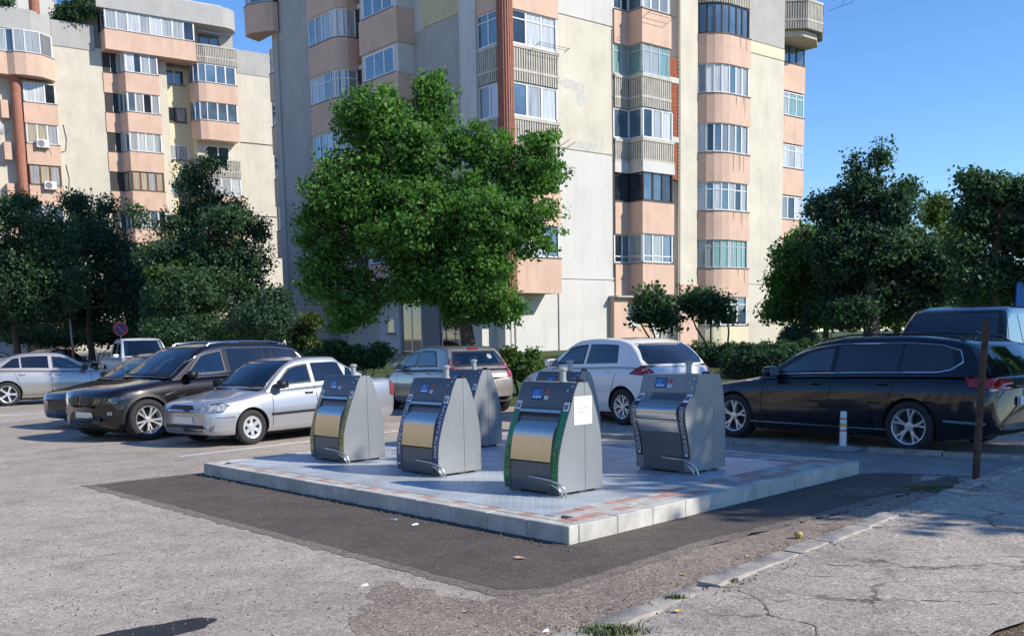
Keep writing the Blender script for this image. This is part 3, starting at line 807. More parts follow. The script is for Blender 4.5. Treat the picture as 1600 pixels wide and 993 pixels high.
    for f in gm.f:
        V = [Vector(gm.v[i]) for i in f]; nn = (V[1]-V[0]).cross(V[3]-V[0]); nn = nn.normalized() if nn.length > 1e-9 else Vector((0, 0, 1)); drop = False
        for md_, P in see:
            if md_ == 'S' and abs(nn.y) > .45: Q = [(xf-v.x, v.z) for v in V]
            elif md_ == 'T' and abs(nn.z) > .25: Q = [(xf-v.x, v.y) for v in V]
            elif md_ == 'B' and abs(nn.x) > .25 and V[0].x < 0: Q = [(v.y, v.z) for v in V]
            else: continue
            if all(inside(q, P) for q in Q): drop = True; break
        if not drop: keep.append(f)
    gm.f = keep; gm.m = [0]*len(keep)
    gm.build('cabin', sp.get('roofpaint', PAINT), root, smooth=50)
    dk = MB(); ds = [dc+.05+(dt-.06-dc-.05)*i/12 for i in range(13)]; vs_ = []
    for d in ds:
        for yy in (-.80, -.4, 0, .4, .80): vs_.append((xf-d, yy*W/2, top(d)*(1.0 if abs(yy) > .5 else 1.012)+.012))
    dk.add(vs_, [(i*5+j, i*5+j+1, i*5+j+6, i*5+j+5) for i in range(12) for j in range(4)]); dk.build('dashboard', DECK, root)
    zb0 = top(drf+.4)
    for dsx, nseat in ((drf+.55, 2), (drf+1.40, 3)):
        if dsx > dt-.55: continue
        for q in range(nseat):
            yy = (q-(nseat-1)/2)*(W*.40 if nseat == 2 else W*.25)
            rz_ = min(H-.12, zb0+.30)
            st_ = MB().box(xf-dsx-.14, xf-dsx, yy-.22 if nseat == 2 else yy-.2, yy+.22 if nseat == 2 else yy+.2, zb0-.05, zb0+.07).build('seat', SEAT, root); bevel_obj(st_, .03, 2)
            hr = MB().box(xf-dsx-.16, xf-dsx-.06, yy-.12, yy+.12, zb0+.10, rz_-.02).build('headrest', SEAT, st_); bevel_obj(hr, .03, 2)
    sx = xf-drf-.05; sw_ = MB(); ring_ = [(sx-.10*math.sin(a)*.5, W*.2+.17*math.cos(a), zb0+.02+.17*math.sin(a)) for a in [math.pi*2*i/20 for i in range(21)]]
    sw_.tube(ring_, .016, 6); sw_.build('steering_wheel', TRIM, root, smooth=60)
    # door seams, handles
    for d in sp['seams']:
        zt_ = top(d[1])*.965; zb_ = bot(d[0])+.10
        both([(d[0]-.005, zb_), (d[0]+.005, zb_), (d[1]+.005, zt_), (d[1]-.005, zt_)], UNDER, 'door_seam', off=.0015, step=.05, th=.004)
    for d, z in sp['handles']:
        for s in (-1, 1):
            h = bvh.ray_cast(Vector((xf-d, 3*s, z)), Vector((0, -s, 0)))
            y = h[0].y
            MB().tube([(xf-d+.09, y-.01*s, z), (xf-d+.07, y+.022*s, z), (xf-d-.07, y+.022*s, z), (xf-d-.09, y-.01*s, z)], [.012, .014, .014, .012], 6).build('door_handle', sp.get('hm', PAINT), root, smooth=60)
    # mirrors
    dm, zm = sp['mirror']
    for s in (-1, 1):
        h = bvh.ray_cast(Vector((xf-dm, 3*s, zm)), Vector((0, -s, 0))); y = h[0].y if h[0] else s*ybr
        bm = bmesh.new(); bmesh.ops.create_icosphere(bm, subdivisions=3, radius=1)
        for v in bm.verts:
            c = v.co; q = [math.copysign(abs(k)**.7, k) for k in c]
            v.co = Vector((xf-dm+.02+q[0]*.075+.02*(q[1]*s), y+s*.13+q[1]*.115, zm+.065+q[2]*.075))
        me = bpy.data.meshes.new('mirror'); bm.to_mesh(me); bm.free(); me.materials.append(sp.get('mm', PAINT)); smooth_mesh(me, 180)
        mo = link('mirror', me, root)
        MB().box(xf-dm-.06, xf-dm-.052, min(y+s*.04, y+s*.22), max(y+s*.04, y+s*.22), zm+.01, zm+.12).build('mirror_glass', GLASSM, mo)
        MB().tube([(xf-dm, y-.02*s, zm-.01), (xf-dm+.01, y+.07*s, zm+.03)], .02, 6).build('mirror_arm', TRIM, mo)
    # wheels
    tm, rm = wheel_meshes(R, sp['rr'], sp.get('tw', .215), sp['spokes'][0], sp['spokes'][1])
    for dx in (wb/2, -wb/2):
        for s in (1, -1):
            wo_ = link('wheel', tm, root, loc=(dx, s*(W/2-.115), R))
            if s > 0: wo_.rotation_euler = (0, 0, math.pi)
            wo_.rotation_euler[1] = rnd.uniform(0, 1.2)
            link('rim', rm, wo_)
    MB().box(-wb/2-.3, wb/2+.3, -W*.33, W*.33, .14, .32).build('underbody', UNDER, root)
    root['_sp'] = 0; del root['_sp']
    return root, patch, bvh, xf

def hatch_spec(paintm, **k):
    L, W, H = 3.97, 1.74, 1.46
    s = dict(L=L, W=W, H=H, wb=2.54, fo=.80, R=.31, rr=.205, paint=paintm, spokes=(7, 'v'),
        top=[(0, .60), (.06, .68), (.30, .79), (.75, .90), (1.05, .955), (2.2, .985), (3.3, 1.01), (3.72, 1.0), (3.9, .93), (3.97, .80)],
        bot=[(0, .30), (.12, .20), (.5, .17), (3.3, .18), (3.8, .26), (3.97, .38)],
        hw=[(0, .74), (.03, .84), (.10, .94), (.22, 1), (.8, 1), (.93, .95), (.985, .88), (1, .80)],
        gh=(.92, 1.86, 3.35, 3.86), roof=[(.92, .92), (1.1, 1.05), (1.6, 1.33), (1.9, 1.425), (2.4, 1.46), (2.9, 1.44), (3.3, 1.375), (3.52, 1.27), (3.86, .98)],
        win=[(1.38, 1.70, 2.18, 2.18, GLASSC), (2.26, 2.26, 3.02, 3.12, GLASSP)], ws=(1.02, 1.82),
        patches=[('B', [(-.60, 1.02), (.60, 1.02), (.64, 1.10), (.53, 1.36), (-.53, 1.36), (-.64, 1.10)], GLASSP, 'rear_window', dict(off=.008)),
                 ('LR', [(3.50, .86), (3.86, .84), (3.88, .96), (3.70, 1.0)], TAIL, 'tail_lamp'),
                 ('B2', [(.60, .86), (.80, .85), (.82, .98), (.62, .94)], TAIL, 'tail_lamp'),
                 ('B', [(-.55, .28), (.55, .28), (.62, .42), (-.62, .42)], TRIM, 'rear_bumper_insert'),
                 ('F', [(-.5, .30), (.5, .30), (.42, .56), (-.42, .56)], TRIM, 'grille'),
                 ('F2', [(.5, .62), (.82, .64), (.84, .78), (.6, .72)], LAMP, 'headlamp'), ('LR', [(.05, .62), (.42, .70), (.50, .80), (.14, .75)], LAMP, 'headlamp')],
        seams=[(1.32, 1.30), (2.22, 2.22), (3.0, 3.18)], handles=[(2.02, .86), (2.95, .89)], mirror=(1.42, .96))
    s.update(k); return s
P_WHITE = paint('white car paint', (.82, .82, .80), 0, .3, .03)
P_BLACK = paint('blue-black car paint', (.003, .004, .009), .0, .3, .012, .0006)
P_BLACK2 = paint('deep brown black car paint', (.0065, .0035, .0042), .0, .3, .01, .0008)
P_SILVER = paint('silver car paint', (.50, .51, .53), .65, .32)
P_CHAMP = paint('champagne car paint', (.36, .33, .30), .55, .33)
P_GREIGE = paint('silver beige car paint', (.46, .44, .42), .6, .3)
P_PICK = paint('pale pickup paint', (.62, .64, .68), .1, .3)

# white hatchback
sp = hatch_spec(P_WHITE)
make_car(sp, 'white five-door hatchback parked behind the pad, nose to the left', 'car', (2.05, 20.42), (-.55, .835), scale=1.09)
# champagne hatchback
sp = hatch_spec(P_CHAMP, L=4.02, H=1.48, spokes=(6, 'cap'),
    gh=(.90, 1.95, 3.45, 3.93), roof=[(.90, .92), (1.1, 1.07), (1.6, 1.34), (1.95, 1.44), (2.5, 1.48), (3.1, 1.465), (3.45, 1.41), (3.66, 1.25), (3.93, .98)],
    win=[(1.30, 1.72, 2.16, 2.16, GLASSC), (2.24, 2.24, 2.95, 3.25, GLASSC)],
    patches=[('B', [(-.62, 1.04), (.62, 1.04), (.64, 1.10), (.52, 1.36), (-.52, 1.36), (-.64, 1.10)], GLASSC, 'rear_window', dict(off=.008)),
             ('B2', [(.62, .80), (.80, .80), (.80, .98), (.70, 1.04), (.64, 1.02)], TAIL, 'tail_lamp', dict(off=.012)),
             ('LR', [(3.68, .86), (3.93, .80), (3.93, 1.0), (3.74, 1.12), (3.66, 1.27), (3.60, 1.29), (3.70, 1.04)], TAIL, 'tail_lamp', dict(off=.012)),
             ('B', [(-.13, 1.385), (.13, 1.385), (.12, 1.42), (-.12, 1.42)], TAIL, 'brake_light', dict(off=.012)),
             ('B', [(-.6, .24), (.6, .24), (.62, .36), (-.62, .36)], TRIM, 'bumper_valance'),
             ('B', [(-.02, .86), (.06, .86), (.06, .92), (-.02, .92)], CHROME, 'badge', dict(off=.012)),
             ('B', [(-.26, .50), (.26, .50), (.26, .61), (-.26, .61)], PLATE, 'number_plate', dict(off=.016)),
             ('B', [(-.36, 1.20), (-.28, 1.18), (-.24, 1.24), (-.29, 1.29), (-.36, 1.27)], mat('pale sticker', (.32, .35, .36), .5), 'sticker', dict(off=.013)),
             ('F', [(-.5, .30), (.5, .30), (.42, .5), (-.42, .5)], TRIM, 'grille')])
make_car(sp, 'champagne grey hatchback with red corner tail lamps, seen from behind near the maple tree', 'car', (-1.52, 23.6), (-.5, .866), scale=1.0)

# black estate
L = 4.77
sp = dict(L=L, W=1.83, H=1.50, wb=2.79, fo=.90, R=.335, rr=.235, paint=P_BLACK, spokes=(5, 'v'), hm=P_BLACK, arch=1.10,
    top=[(0, .62), (.05, .70), (.25, .77), (.8, .87), (1.35, .94), (2.6, .985), (3.8, 1.01), (4.45, 1.02), (4.68, .98), (4.77, .88)],
    bot=[(0, .30), (.1, .20), (.6, .16), (4.1, .17), (4.6, .24), (4.77, .34)],
    hw=[(0, .74), (.025, .86), (.08, .95), (.18, 1), (.82, 1), (.94, .96), (.985, .90), (1, .82)],
    gh=(1.15, 2.15, 4.1, 4.68), roof=[(1.15, .91), (1.4, 1.04), (1.9, 1.32), (2.2, 1.43), (2.7, 1.49), (3.4, 1.495), (4.0, 1.45), (4.32, 1.39), (4.46, 1.27), (4.68, .98)],
    win=[(1.55, 2.06, 2.50, 2.50, GLASSC), (2.56, 2.56, 3.46, 3.46, GLASSP), (3.50, 3.50, 4.10, 4.24, GLASSP)], ws=(1.26, 2.1), cr=.10,
    patches=[('B', [(-.64, 1.03), (.64, 1.03), (.58, 1.34), (-.58, 1.34)], GLASSP, 'rear_window', dict(off=.008)),
             ('B2', [(.42, .84), (.86, .84), (.90, .97), (.42, .95)], TAIL, 'tail_lamp', dict(off=.010)),
             ('LR', [(4.42, .86), (4.72, .84), (4.72, .96), (4.36, .985)], TAIL, 'tail_lamp', dict(off=.012)),
             ('B2', [(.42, .818), (.84, .812), (.85, .84), (.42, .84)], LAMP, 'reversing_lamp', dict(off=.010)),
             ('B', [(-.26, .62), (.26, .62), (.26, .73), (-.26, .73)], PLATE, 'number_plate', dict(off=.014)),
             ('B', [(.215, .622), (.258, .622), (.258, .728), (.215, .728)], PL_BLUE, 'plate_band', dict(off=.017)),
             ('B', [(-.62, .27), (.62, .27), (.66, .40), (-.66, .40)], TRIM, 'bumper_valance'),
             ('LR', [(4.15, .42), (4.70, .40), (4.70, .43), (4.15, .45)], CHROME, 'bumper_strip', dict(off=.004)),
             ('F', [(-.6, .45), (.6, .45), (.55, .66), (-.55, .66)], TRIM, 'grille'),
             ('LR', [(.05, .60), (.5, .66), (.60, .75), (.12, .74)], LAMPD, 'headlamp'), ('F2', [(.55, .60), (.86, .60), (.86, .74), (.55, .70)], LAMPD, 'headlamp'),
             ('LR', [(1.2, .27), (3.6, .27), (3.6, .285), (1.2, .285)], CHROME, 'sill_strip', dict(off=.004))],
    seams=[(1.42, 1.42), (2.53, 2.53), (3.3, 3.48)], handles=[(2.28, .86), (3.28, .88)], mirror=(1.62, .95))
car, patchf, bvh, xf = make_car(sp, 'long black estate car with chrome window frame, parked right of the pad', 'car', (5.22, 15.52), (-.605, .796), scale=1.09)
car.scale = (1.09, 1.09, 1.045)
# chrome frame round the side glass, roof rails, parking sensor strip
def trim_line(car, bvh, xf, pts, rad, m, nm):
    for s in (-1, 1):
        P = []
        for d, z in pts:
            h = bvh.ray_cast(Vector((xf-d, 3*s, z)), Vector((0, -s, 0)))
            if h[0]: P.append(h[0]+Vector((0, s*.010, 0)))
        MB().tube(P, rad, 6).build(nm, m, car, smooth=60)
topf = pchip(sp['top']); rf = pchip(sp['roof'])
pts = [(1.50, topf(1.5)+.022)]+[(d, topf(d)+.022) for d in np.arange(1.8, 4.12, .2)]+[(4.16, topf(4.1)+.05), (4.29, 1.16), (4.285, 1.20), (4.23, 1.31), (4.12, 1.335)]
pts += [(d, (topf(d)-.035)+(rf(d)-topf(d)+.035)*.83) for d in np.arange(4.0, 1.6, -.15)]+[(1.50, topf(1.5)+.03)]
trim_line(car, bvh, xf, pts, .009, CHROME, 'window_trim')
def rails(car, bvh, xf, ds, y, h, m):
    for s in (-1, 1):
        P = []
        for i, d in enumerate(ds):
            q = bvh.ray_cast(Vector((xf-d, s*y, 4)), Vector((0, 0, -1)))
            P.append(q[0]+Vector((0, 0, -.01 if i in (0, len(ds)-1) else h)))
        MB().tube(P, .013, 6).build('roof_rail', m, car, smooth=60)
rails(car, bvh, xf, [2.1, 2.2, 2.6, 3.0, 3.4, 3.8, 4.1, 4.2], .52, .035, TRIM)
vs, fs = text_geo('B', .10)
MB().add([(-(xf*0)+xf-L-.03, .20-v[0], .645+v[1]) for v in vs], fs).build('plate_letter', TRIM, car)
MB().tube([(xf-4.0, 0, 1.45), (xf-4.05, 0, 1.53), (xf-4.12, 0, 1.50)], .02, 6).build('aerial_fin', P_BLACK, car, smooth=60)

# dark SUV front left
L = 4.88
sp = dict(L=L, W=1.94, H=1.74, wb=2.93, fo=.75, R=.375, rr=.255, paint=P_BLACK2, spokes=(5, 'double'), tw=.27, mm=TRIM, hm=CHROME, arch=1.12,
    top=[(0, .66), (.05, .84), (.25, .95), (.8, 1.04), (1.35, 1.10), (2.6, 1.135), (3.8, 1.17), (4.5, 1.18), (4.75, 1.13), (4.88, .98)],
    bot=[(0, .38), (.12, .24), (.5, .22), (4.1, .25), (4.6, .32), (4.88, .45)],
    hw=[(0, .72), (.02, .84), (.07, .94), (.16, 1), (.84, 1), (.94, .96), (.985, .89), (1, .80)], nose=.16,
    gh=(1.15, 2.12, 4.0, 4.78), roof=[(1.15, 1.07), (1.4, 1.24), (1.85, 1.53), (2.15, 1.665), (2.7, 1.735), (3.5, 1.73), (4.15, 1.66), (4.45, 1.52), (4.78, 1.12)],
    win=[(1.60, 1.98, 2.48, 2.48, GLASSC), (2.60, 2.60, 3.40, 3.40, GLASSP), (3.45, 3.45, 3.60, 3.60, GLASSP), (3.68, 3.68, 4.12, 4.35, GLASSP)], ws=(1.27, 2.08), cr=.12,
    patches=[('F2', [(.04, .62), (.34, .60), (.36, .80), (.06, .84)], TRIM, 'kidney_grille', dict(off=.012)),
             ('F2', [(.42, .68), (.84, .70), (.86, .80), (.45, .78)], LAMPD, 'headlamp', dict(off=.010)),
             ('LR', [(.10, .70), (.50, .80), (.56, .86), (.16, .80)], LAMPD, 'headlamp', dict(off=.010)),
             ('F', [(-.55, .32), (.55, .32), (.45, .52), (-.45, .52)], TRIM, 'lower_intake'),
             ('F2', [(.62, .42), (.84, .44), (.84, .58), (.66, .56)], TRIM, 'corner_intake'),
             ('F', [(-.26, .42), (.26, .42), (.26, .53), (-.26, .53)], PLATE, 'number_plate', dict(off=.03)),
             ('F2', [(.68, .49), (.76, .49), (.76, .55), (.68, .55)], LAMP, 'fog_lamp', dict(off=.014)),
             ('LR', [(1.16, .34), (3.7, .36), (3.7, .48), (1.16, .46)], TRIM, 'sill_cladding', dict(off=.006)),
             ('LR', [(1.35, .73), (1.52, .76), (1.50, .80), (1.34, .77)], CHROME, 'fender_vent'),
             ('B', [(-.62, 1.16), (.62, 1.16), (.56, 1.52), (-.56, 1.52)], GLASSP, 'rear_window'),
             ('LR', [(4.45, .98), (4.80, .98), (4.80, 1.10), (4.40, 1.08)], TAIL, 'tail_lamp')],
    seams=[(1.50, 1.50), (2.54, 2.54), (3.45, 3.58)], handles=[(2.30, .98), (3.28, 1.0)], mirror=(1.66, 1.09))
car, patchf, bvh, xf = make_car(sp, 'dark brown-black SUV with bright double-spoke wheels, nose towards the road', 'car', (-6.07, 19.25), (-.628, -.778), scale=.985)
car.scale = (.985, .985, .95)
topf = pchip(sp['top']); rf = pchip(sp['roof'])
trim_line(car, bvh, xf, [(d, (topf(d)-.035)+(rf(d)-topf(d)+.035)*.83) for d in np.arange(1.62, 4.3, .15)]+[(4.42, 1.33), (4.40, 1.24), (4.2, topf(4.2)+.02)]+[(d, topf(d)+.018) for d in np.arange(4.0, 1.6, -.3)], .008, CHROME, 'window_trim')
rails(car, bvh, xf, [2.25, 2.35, 2.8, 3.3, 3.8, 4.1, 4.2], .55, .03, CHROME)
# wheel arch cladding
def arch_trim(car, bvh, xf, dd, R, ra, m, wdt=.05):
    for s in (-1, 1):
        vs = []
        for i in range(15):
            a = math.radians(-8+196*i/14)
            for r in (ra, ra+wdt):
                x = dd+r*math.cos(a); z = R+r*math.sin(a)
                h = bvh.ray_cast(Vector((x, 3*s, max(z, .26))), Vector((0, -s, 0))); y = h[0].y if h[0] else s*.9
                vs.append((x, y+s*.012, z))
            for r in (ra,): vs.append((dd+r*math.cos(a), vs[-1][1]-s*.08, R+r*math.sin(a)))
        fs = [(3*i+a, 3*i+b, 3*i+3+b, 3*i+3+a) for i in range(14) for a, b in ((0, 1), (0, 2))]
        MB().add(vs, fs).build('arch_cladding', m, car, smooth=60)
for dd in (2.93/2, -2.93/2): arch_trim(car, bvh, xf, dd, .375*1.02, .375*1.12-.004, TRIM, .055)

# small silver saloon
L = 4.26
def saloon(L, W, H, wb, fo, R, rr, paintm, tops, **k):
    zb = tops
    s = dict(L=L, W=W, H=H, wb=wb, fo=fo, R=R, rr=rr, paint=paintm, spokes=(6, 'cap'),
        top=[(0, .58*zb), (.05, .66*zb), (.25, .735*zb), (.7, .81*zb), (1.25, .90*zb), (2.2, .935*zb), (L-.85, .985*zb), (L-.25, .985*zb), (L-.05, .93*zb), (L, .80*zb)],
        bot=[(0, .30), (.1, .20), (.5, .17), (L-.6, .18), (L-.15, .25), (L, .36)],
        hw=[(0, .74), (.025, .85), (.09, .94), (.2, 1), (.8, 1), (.93, .96), (.985, .88), (1, .80)],
        gh=(1.02, 1.85, L-1.35, L-.55), cr=.10)
    s['roof'] = [(1.02, .86*zb), (1.3, .86*zb+(H-.86*zb)*.40), (1.7, .86*zb+(H-.86*zb)*.82), (1.95, H-.03), (2.35, H), (2.8, H-.005), (L-1.3, H-.10), (L-.95, H-.26), (L-.55, .97*zb)]
    s.update(k); return s
sp = saloon(4.26, 1.67, 1.395, 2.44, .82, .29, .185, P_SILVER, 1.0, mm=TRIM, hm=TRIM, tw=.18,
    win=[(1.36, 1.72, 2.16, 2.16, GLASSC), (2.24, 2.24, 2.86, 2.95, GLASSP), (2.93, 3.02, 3.10, 3.18, GLASSP)], ws=(1.12, 1.82),
    patches=[('F', [(-.30, .56), (.30, .56), (.34, .62), (.26, .67), (-.26, .67), (-.34, .62)], TRIM, 'grille', dict(off=.012)),
             ('F2', [(.42, .58), (.74, .58), (.76, .68), (.5, .68), (.40, .63)], LAMP, 'headlamp', dict(off=.012)),
             ('LR', [(.05, .56), (.30, .57), (.42, .66), (.34, .71), (.08, .67)], LAMP, 'headlamp', dict(off=.012)),
             ('F', [(-.5, .26), (.5, .26), (.5, .36), (-.5, .36)], TRIM, 'lower_intake'), ('F2', [(.58, .27), (.70, .27), (.70, .36), (.58, .36)], LAMP, 'fog_lamp'),
             ('F', [(-.26, .385), (.26, .385), (.26, .49), (-.26, .49)], PLATE, 'number_plate', dict(off=.02)),
             ('LR', [(1.20, .46), (2.95, .485), (2.95, .525), (1.20, .50)], TRIM, 'rub_strip', dict(off=.012)),
             ('LR', [(.06, .475), (.50, .475), (.50, .485), (.06, .485)], UNDER, 'bumper_seam', dict(off=.002, th=.004)),
             ('T', [(3.16, 0), (3.20, -.45), (3.30, -.52), (3.58, -.56), (3.66, 0), (3.58, .56), (3.30, .52), (3.20, .45)], GLASS, 'rear_window'),
             ('LR', [(3.98, .66), (4.22, .64), (4.22, .90), (4.02, .90)], TAIL, 'tail_lamp', dict(off=.010)),
             ('B2', [(.55, .66), (.78, .66), (.78, .88), (.55, .88)], TAIL, 'tail_lamp', dict(off=.010)),
             ('LR', [(3.70, .66), (3.86, .66), (3.86, .80), (3.70, .80)], P_SILVER, 'fuel_flap', dict(off=.003, th=.003))],
    seams=[(1.22, 1.26), (2.20, 2.20), (3.0, 2.98)], handles=[(2.04, .80), (2.84, .82)], mirror=(1.42, .90))
make_car(sp, 'small older silver saloon parked between the dark SUV and the pad', 'car', (-4.25+.314*2.44-.778*.72, 16.455+.389*2.44+.628*.72+.02), (-.628, -.778), scale=.985)
# silver executive saloon far left
sp = saloon(4.91, 1.86, 1.46, 2.97, .84, .33, .235, P_GREIGE, 1.04, spokes=(5, 'single'), mm=TRIM, hm=CHROME,
    gh=(1.30, 2.25, 3.5, 4.40), roof=[(1.30, .91), (1.7, 1.12), (2.1, 1.33), (2.4, 1.43), (2.8, 1.46), (3.2, 1.45), (3.7, 1.35), (4.1, 1.17), (4.40, 1.0)],
    win=[(1.78, 2.22, 2.60, 2.60, GLASSC), (2.70, 2.70, 3.40, 3.40, GLASSP), (3.45, 3.45, 3.62, 3.95, GLASSP)], ws=(1.42, 2.2),
    patches=[('T', [(3.55, 0), (3.60, -.45), (3.72, -.54), (4.18, -.58), (4.26, 0), (4.18, .58), (3.72, .54), (3.60, .45)], GLASS, 'rear_window'),
             ('LR', [(.05, .60), (.5, .66), (.55, .72), (.1, .70)], LAMPD, 'headlamp'), ('F2', [(.45, .60), (.84, .60), (.84, .70), (.45, .68)], LAMPD, 'headlamp'),
             ('F2', [(.04, .45), (.34, .45), (.36, .62), (.06, .65)], TRIM, 'kidney_grille'),
             ('LR', [(1.25, .27), (3.6, .29), (3.6, .30), (1.25, .285)], UNDER, 'sill_line', dict(off=.002, th=.004)),
             ('LR', [(4.55, .72), (4.86, .72), (4.86, .90), (4.5, .88)], TAIL, 'tail_lamp')],
    seams=[(1.62, 1.60), (2.66, 2.66), (3.4, 3.62)], handles=[(2.48, .84), (3.42, .86)], mirror=(1.80, .95))
make_car(sp, 'silver beige saloon at the left edge, side on, nose to the right', 'car', (-14.07+.85*1.485-.5*.8, 28.5+.53*1.485+.85*.8), (.85, .53), scale=1.0)
# second dark car beyond the SUV
sp = saloon(4.7, 1.82, 1.47, 2.8, .86, .33, .23, P_BLACK, 1.02, spokes=(5, 'double'), mm=TRIM,
    gh=(1.15, 2.1, 3.3, 4.15), roof=[(1.15, .89), (1.5, 1.09), (1.95, 1.33), (2.25, 1.44), (2.7, 1.47), (3.1, 1.46), (3.55, 1.35), (3.9, 1.17), (4.15, 1.0)],
    win=[(1.6, 2.05, 2.45, 2.45, GLASSC), (2.55, 2.55, 3.2, 3.3, GLASSP)], ws=(1.27, 2.05),
    patches=[('F2', [(.42, .62), (.84, .62), (.84, .72), (.45, .70)], LAMPD, 'headlamp'), ('LR', [(.06, .62), (.45, .68), (.5, .74), (.12, .73)], LAMPD, 'headlamp'),
             ('F', [(-.5, .30), (.5, .30), (.4, .58), (-.4, .58)], TRIM, 'grille'), ('LR', [(4.35, .72), (4.66, .72), (4.66, .88), (4.3, .86)], TAIL, 'tail_lamp')],
    seams=[(1.5, 1.5), (2.5, 2.5), (3.2, 3.4)], handles=[(2.3, .84), (3.2, .86)], mirror=(1.65, .94))
make_car(sp, 'blue-black saloon half hidden behind the dark SUV', 'car', (-7.62, 22.0), (-.628, -.778))
# dark saloon far back, seen from behind beside the pickup
sp2 = dict(sp); sp2.update(patches=[('B2', [(.50, .72), (.84, .72), (.84, .88), (.50, .86)], TAIL, 'tail_lamp', dict(off=.012)), ('B', [(-.26, .5), (.26, .5), (.26, .6), (-.26, .6)], PLATE, 'number_plate', dict(off=.012))], paint=P_BLACK)
make_car(sp2, 'dark saloon in the shade of the trees left of the pickup, seen from behind', 'car', (-22.6, 51.5), (.25, .97))
sp3 = dict(sp); sp3.update(paint=P_BLACK2)
make_car(sp3, 'dark car far back behind the silver beige saloon', 'car', (-22.3, 44.5), (.8, .6))
sp4 = dict(sp); sp4.update(paint=P_WHITE)
make_car(sp4, 'white car whose corner shows at the left edge behind the silver beige saloon', 'car', (-21.4, 38.3), (-.9, .2))
# off-roader on the right: black roof, pale body
L = 4.95
sp = dict(L=L, W=1.98, H=1.86, wb=2.92, fo=.90, R=.39, rr=.27, paint=P_WHITE, roofpaint=P_BLACK, spokes=(5, 'double'), mm=P_BLACK, yr=.76, yb=.92, tw=.27,
    top=[(0, .80), (.05, .98), (.25, 1.05), (.8, 1.10), (1.35, 1.14), (2.6, 1.17), (4.6, 1.18), (4.85, 1.15), (4.95, 1.0)],
    bot=[(0, .42), (.12, .28), (.5, .26), (4.3, .28), (4.7, .34), (4.95, .5)],
    hw=[(0, .82), (.02, .90), (.07, .96), (.16, 1), (.86, 1), (.95, .97), (.985, .92), (1, .86)],
    gh=(1.25, 1.95, 4.3, 4.82), roof=[(1.25, 1.11), (1.5, 1.36), (1.8, 1.66), (2.0, 1.79), (2.4, 1.855), (3.5, 1.86), (4.3, 1.81), (4.6, 1.66), (4.82, 1.14)],
    win=[(1.66, 1.88, 2.55, 2.55, GLASSP), (2.65, 2.65, 3.5, 3.5, GLASSP), (3.6, 3.6, 4.4, 4.48, GLASSP)], ws=(1.35, 1.93), cw=.12,
    patches=[('F', [(-.5, .72), (.5, .72), (.5, .92), (-.5, .92)], TRIM, 'grille'), ('F2', [(.55, .74), (.88, .74), (.88, .92), (.55, .92)], LAMP, 'headlamp'),
             ('LR', [(.06, .76), (.38, .80), (.4, .92), (.1, .92)], LAMP, 'headlamp'), ('B', [(-.64, 1.16), (.64, 1.16), (.6, 1.6), (-.6, 1.6)], GLASSP, 'rear_window'),
             ('LR', [(4.6, .9), (4.9, .9), (4.9, 1.1), (4.65, 1.1)], TAIL, 'tail_lamp')],
    seams=[(1.6, 1.6), (2.6, 2.6), (3.5, 3.6)], handles=[(2.35, 1.0), (3.3, 1.02)], mirror=(1.72, 1.10))
make_car(sp, 'pale off-roader with black roof showing above the black estate', 'car', (8.72, 19.7), (-.62, -.78), scale=1.11)
# pickup
L = 5.3
sp = dict(L=L, W=1.86, H=1.80, wb=3.2, fo=.90, R=.39, rr=.25, paint=P_PICK, spokes=(6, 'single'), yr=.74, arch=1.18,
    top=[(0, .78), (.05, .95), (.25, 1.02), (.8, 1.08), (1.3, 1.12), (3.5, 1.14), (3.6, 1.15), (5.15, 1.16), (5.25, 1.14), (5.3, 1.05)],
    bot=[(0, .42), (.12, .34), (.5, .34), (4.3, .40), (5.0, .50), (5.3, .55)],
    hw=[(0, .80), (.02, .88), (.07, .95), (.16, 1), (.9, 1), (.98, .98), (1, .95)],
    gh=(1.15, 1.95, 3.25, 3.66), roof=[(1.15, 1.09), (1.5, 1.38), (1.8, 1.66), (2.0, 1.75), (2.3, 1.80), (3.0, 1.79), (3.35, 1.72), (3.66, 1.12)],
    win=[(1.62, 1.86, 2.35, 2.35, GLASSC), (2.45, 2.45, 3.15, 3.25, GLASSC)], ws=(1.27, 1.9), cr=.02, tail=.02,
    patches=[('F', [(-.5, .62), (.5, .62), (.5, .90), (-.5, .90)], TRIM, 'grille'), ('F2', [(.55, .74), (.86, .74), (.86, .92), (.55, .92)], LAMP, 'headlamp'),
             ('T', [(3.78, -.68), (5.2, -.68), (5.2, .68), (3.78, .68)], UNDER, 'load_bed'),
             ('LR', [(5.12, .75), (5.28, .75), (5.28, 1.08), (5.12, 1.08)], TAIL, 'tail_lamp')],
    seams=[(1.5, 1.5), (2.4, 2.4), (3.4, 3.4), (3.70, 3.70)], handles=[(2.2, 1.0), (3.15, 1.0)], mirror=(1.70, 1.12))
car, patchf, bvh, xf = make_car(sp, 'pale double-cab pickup standing beyond the dark cars', 'pickup', (-13.95, 38.6), (.52, -.854), name='pickup_truck', scale=1.03)
for s in (-1, 1): MB().tube([(xf-3.75, s*.78, 1.16), (xf-3.8, s*.78, 1.27), (xf-5.0, s*.78, 1.27), (xf-5.1, s*.78, 1.16)], .03, 6).build('bed_rail', TRIM, car, smooth=60)
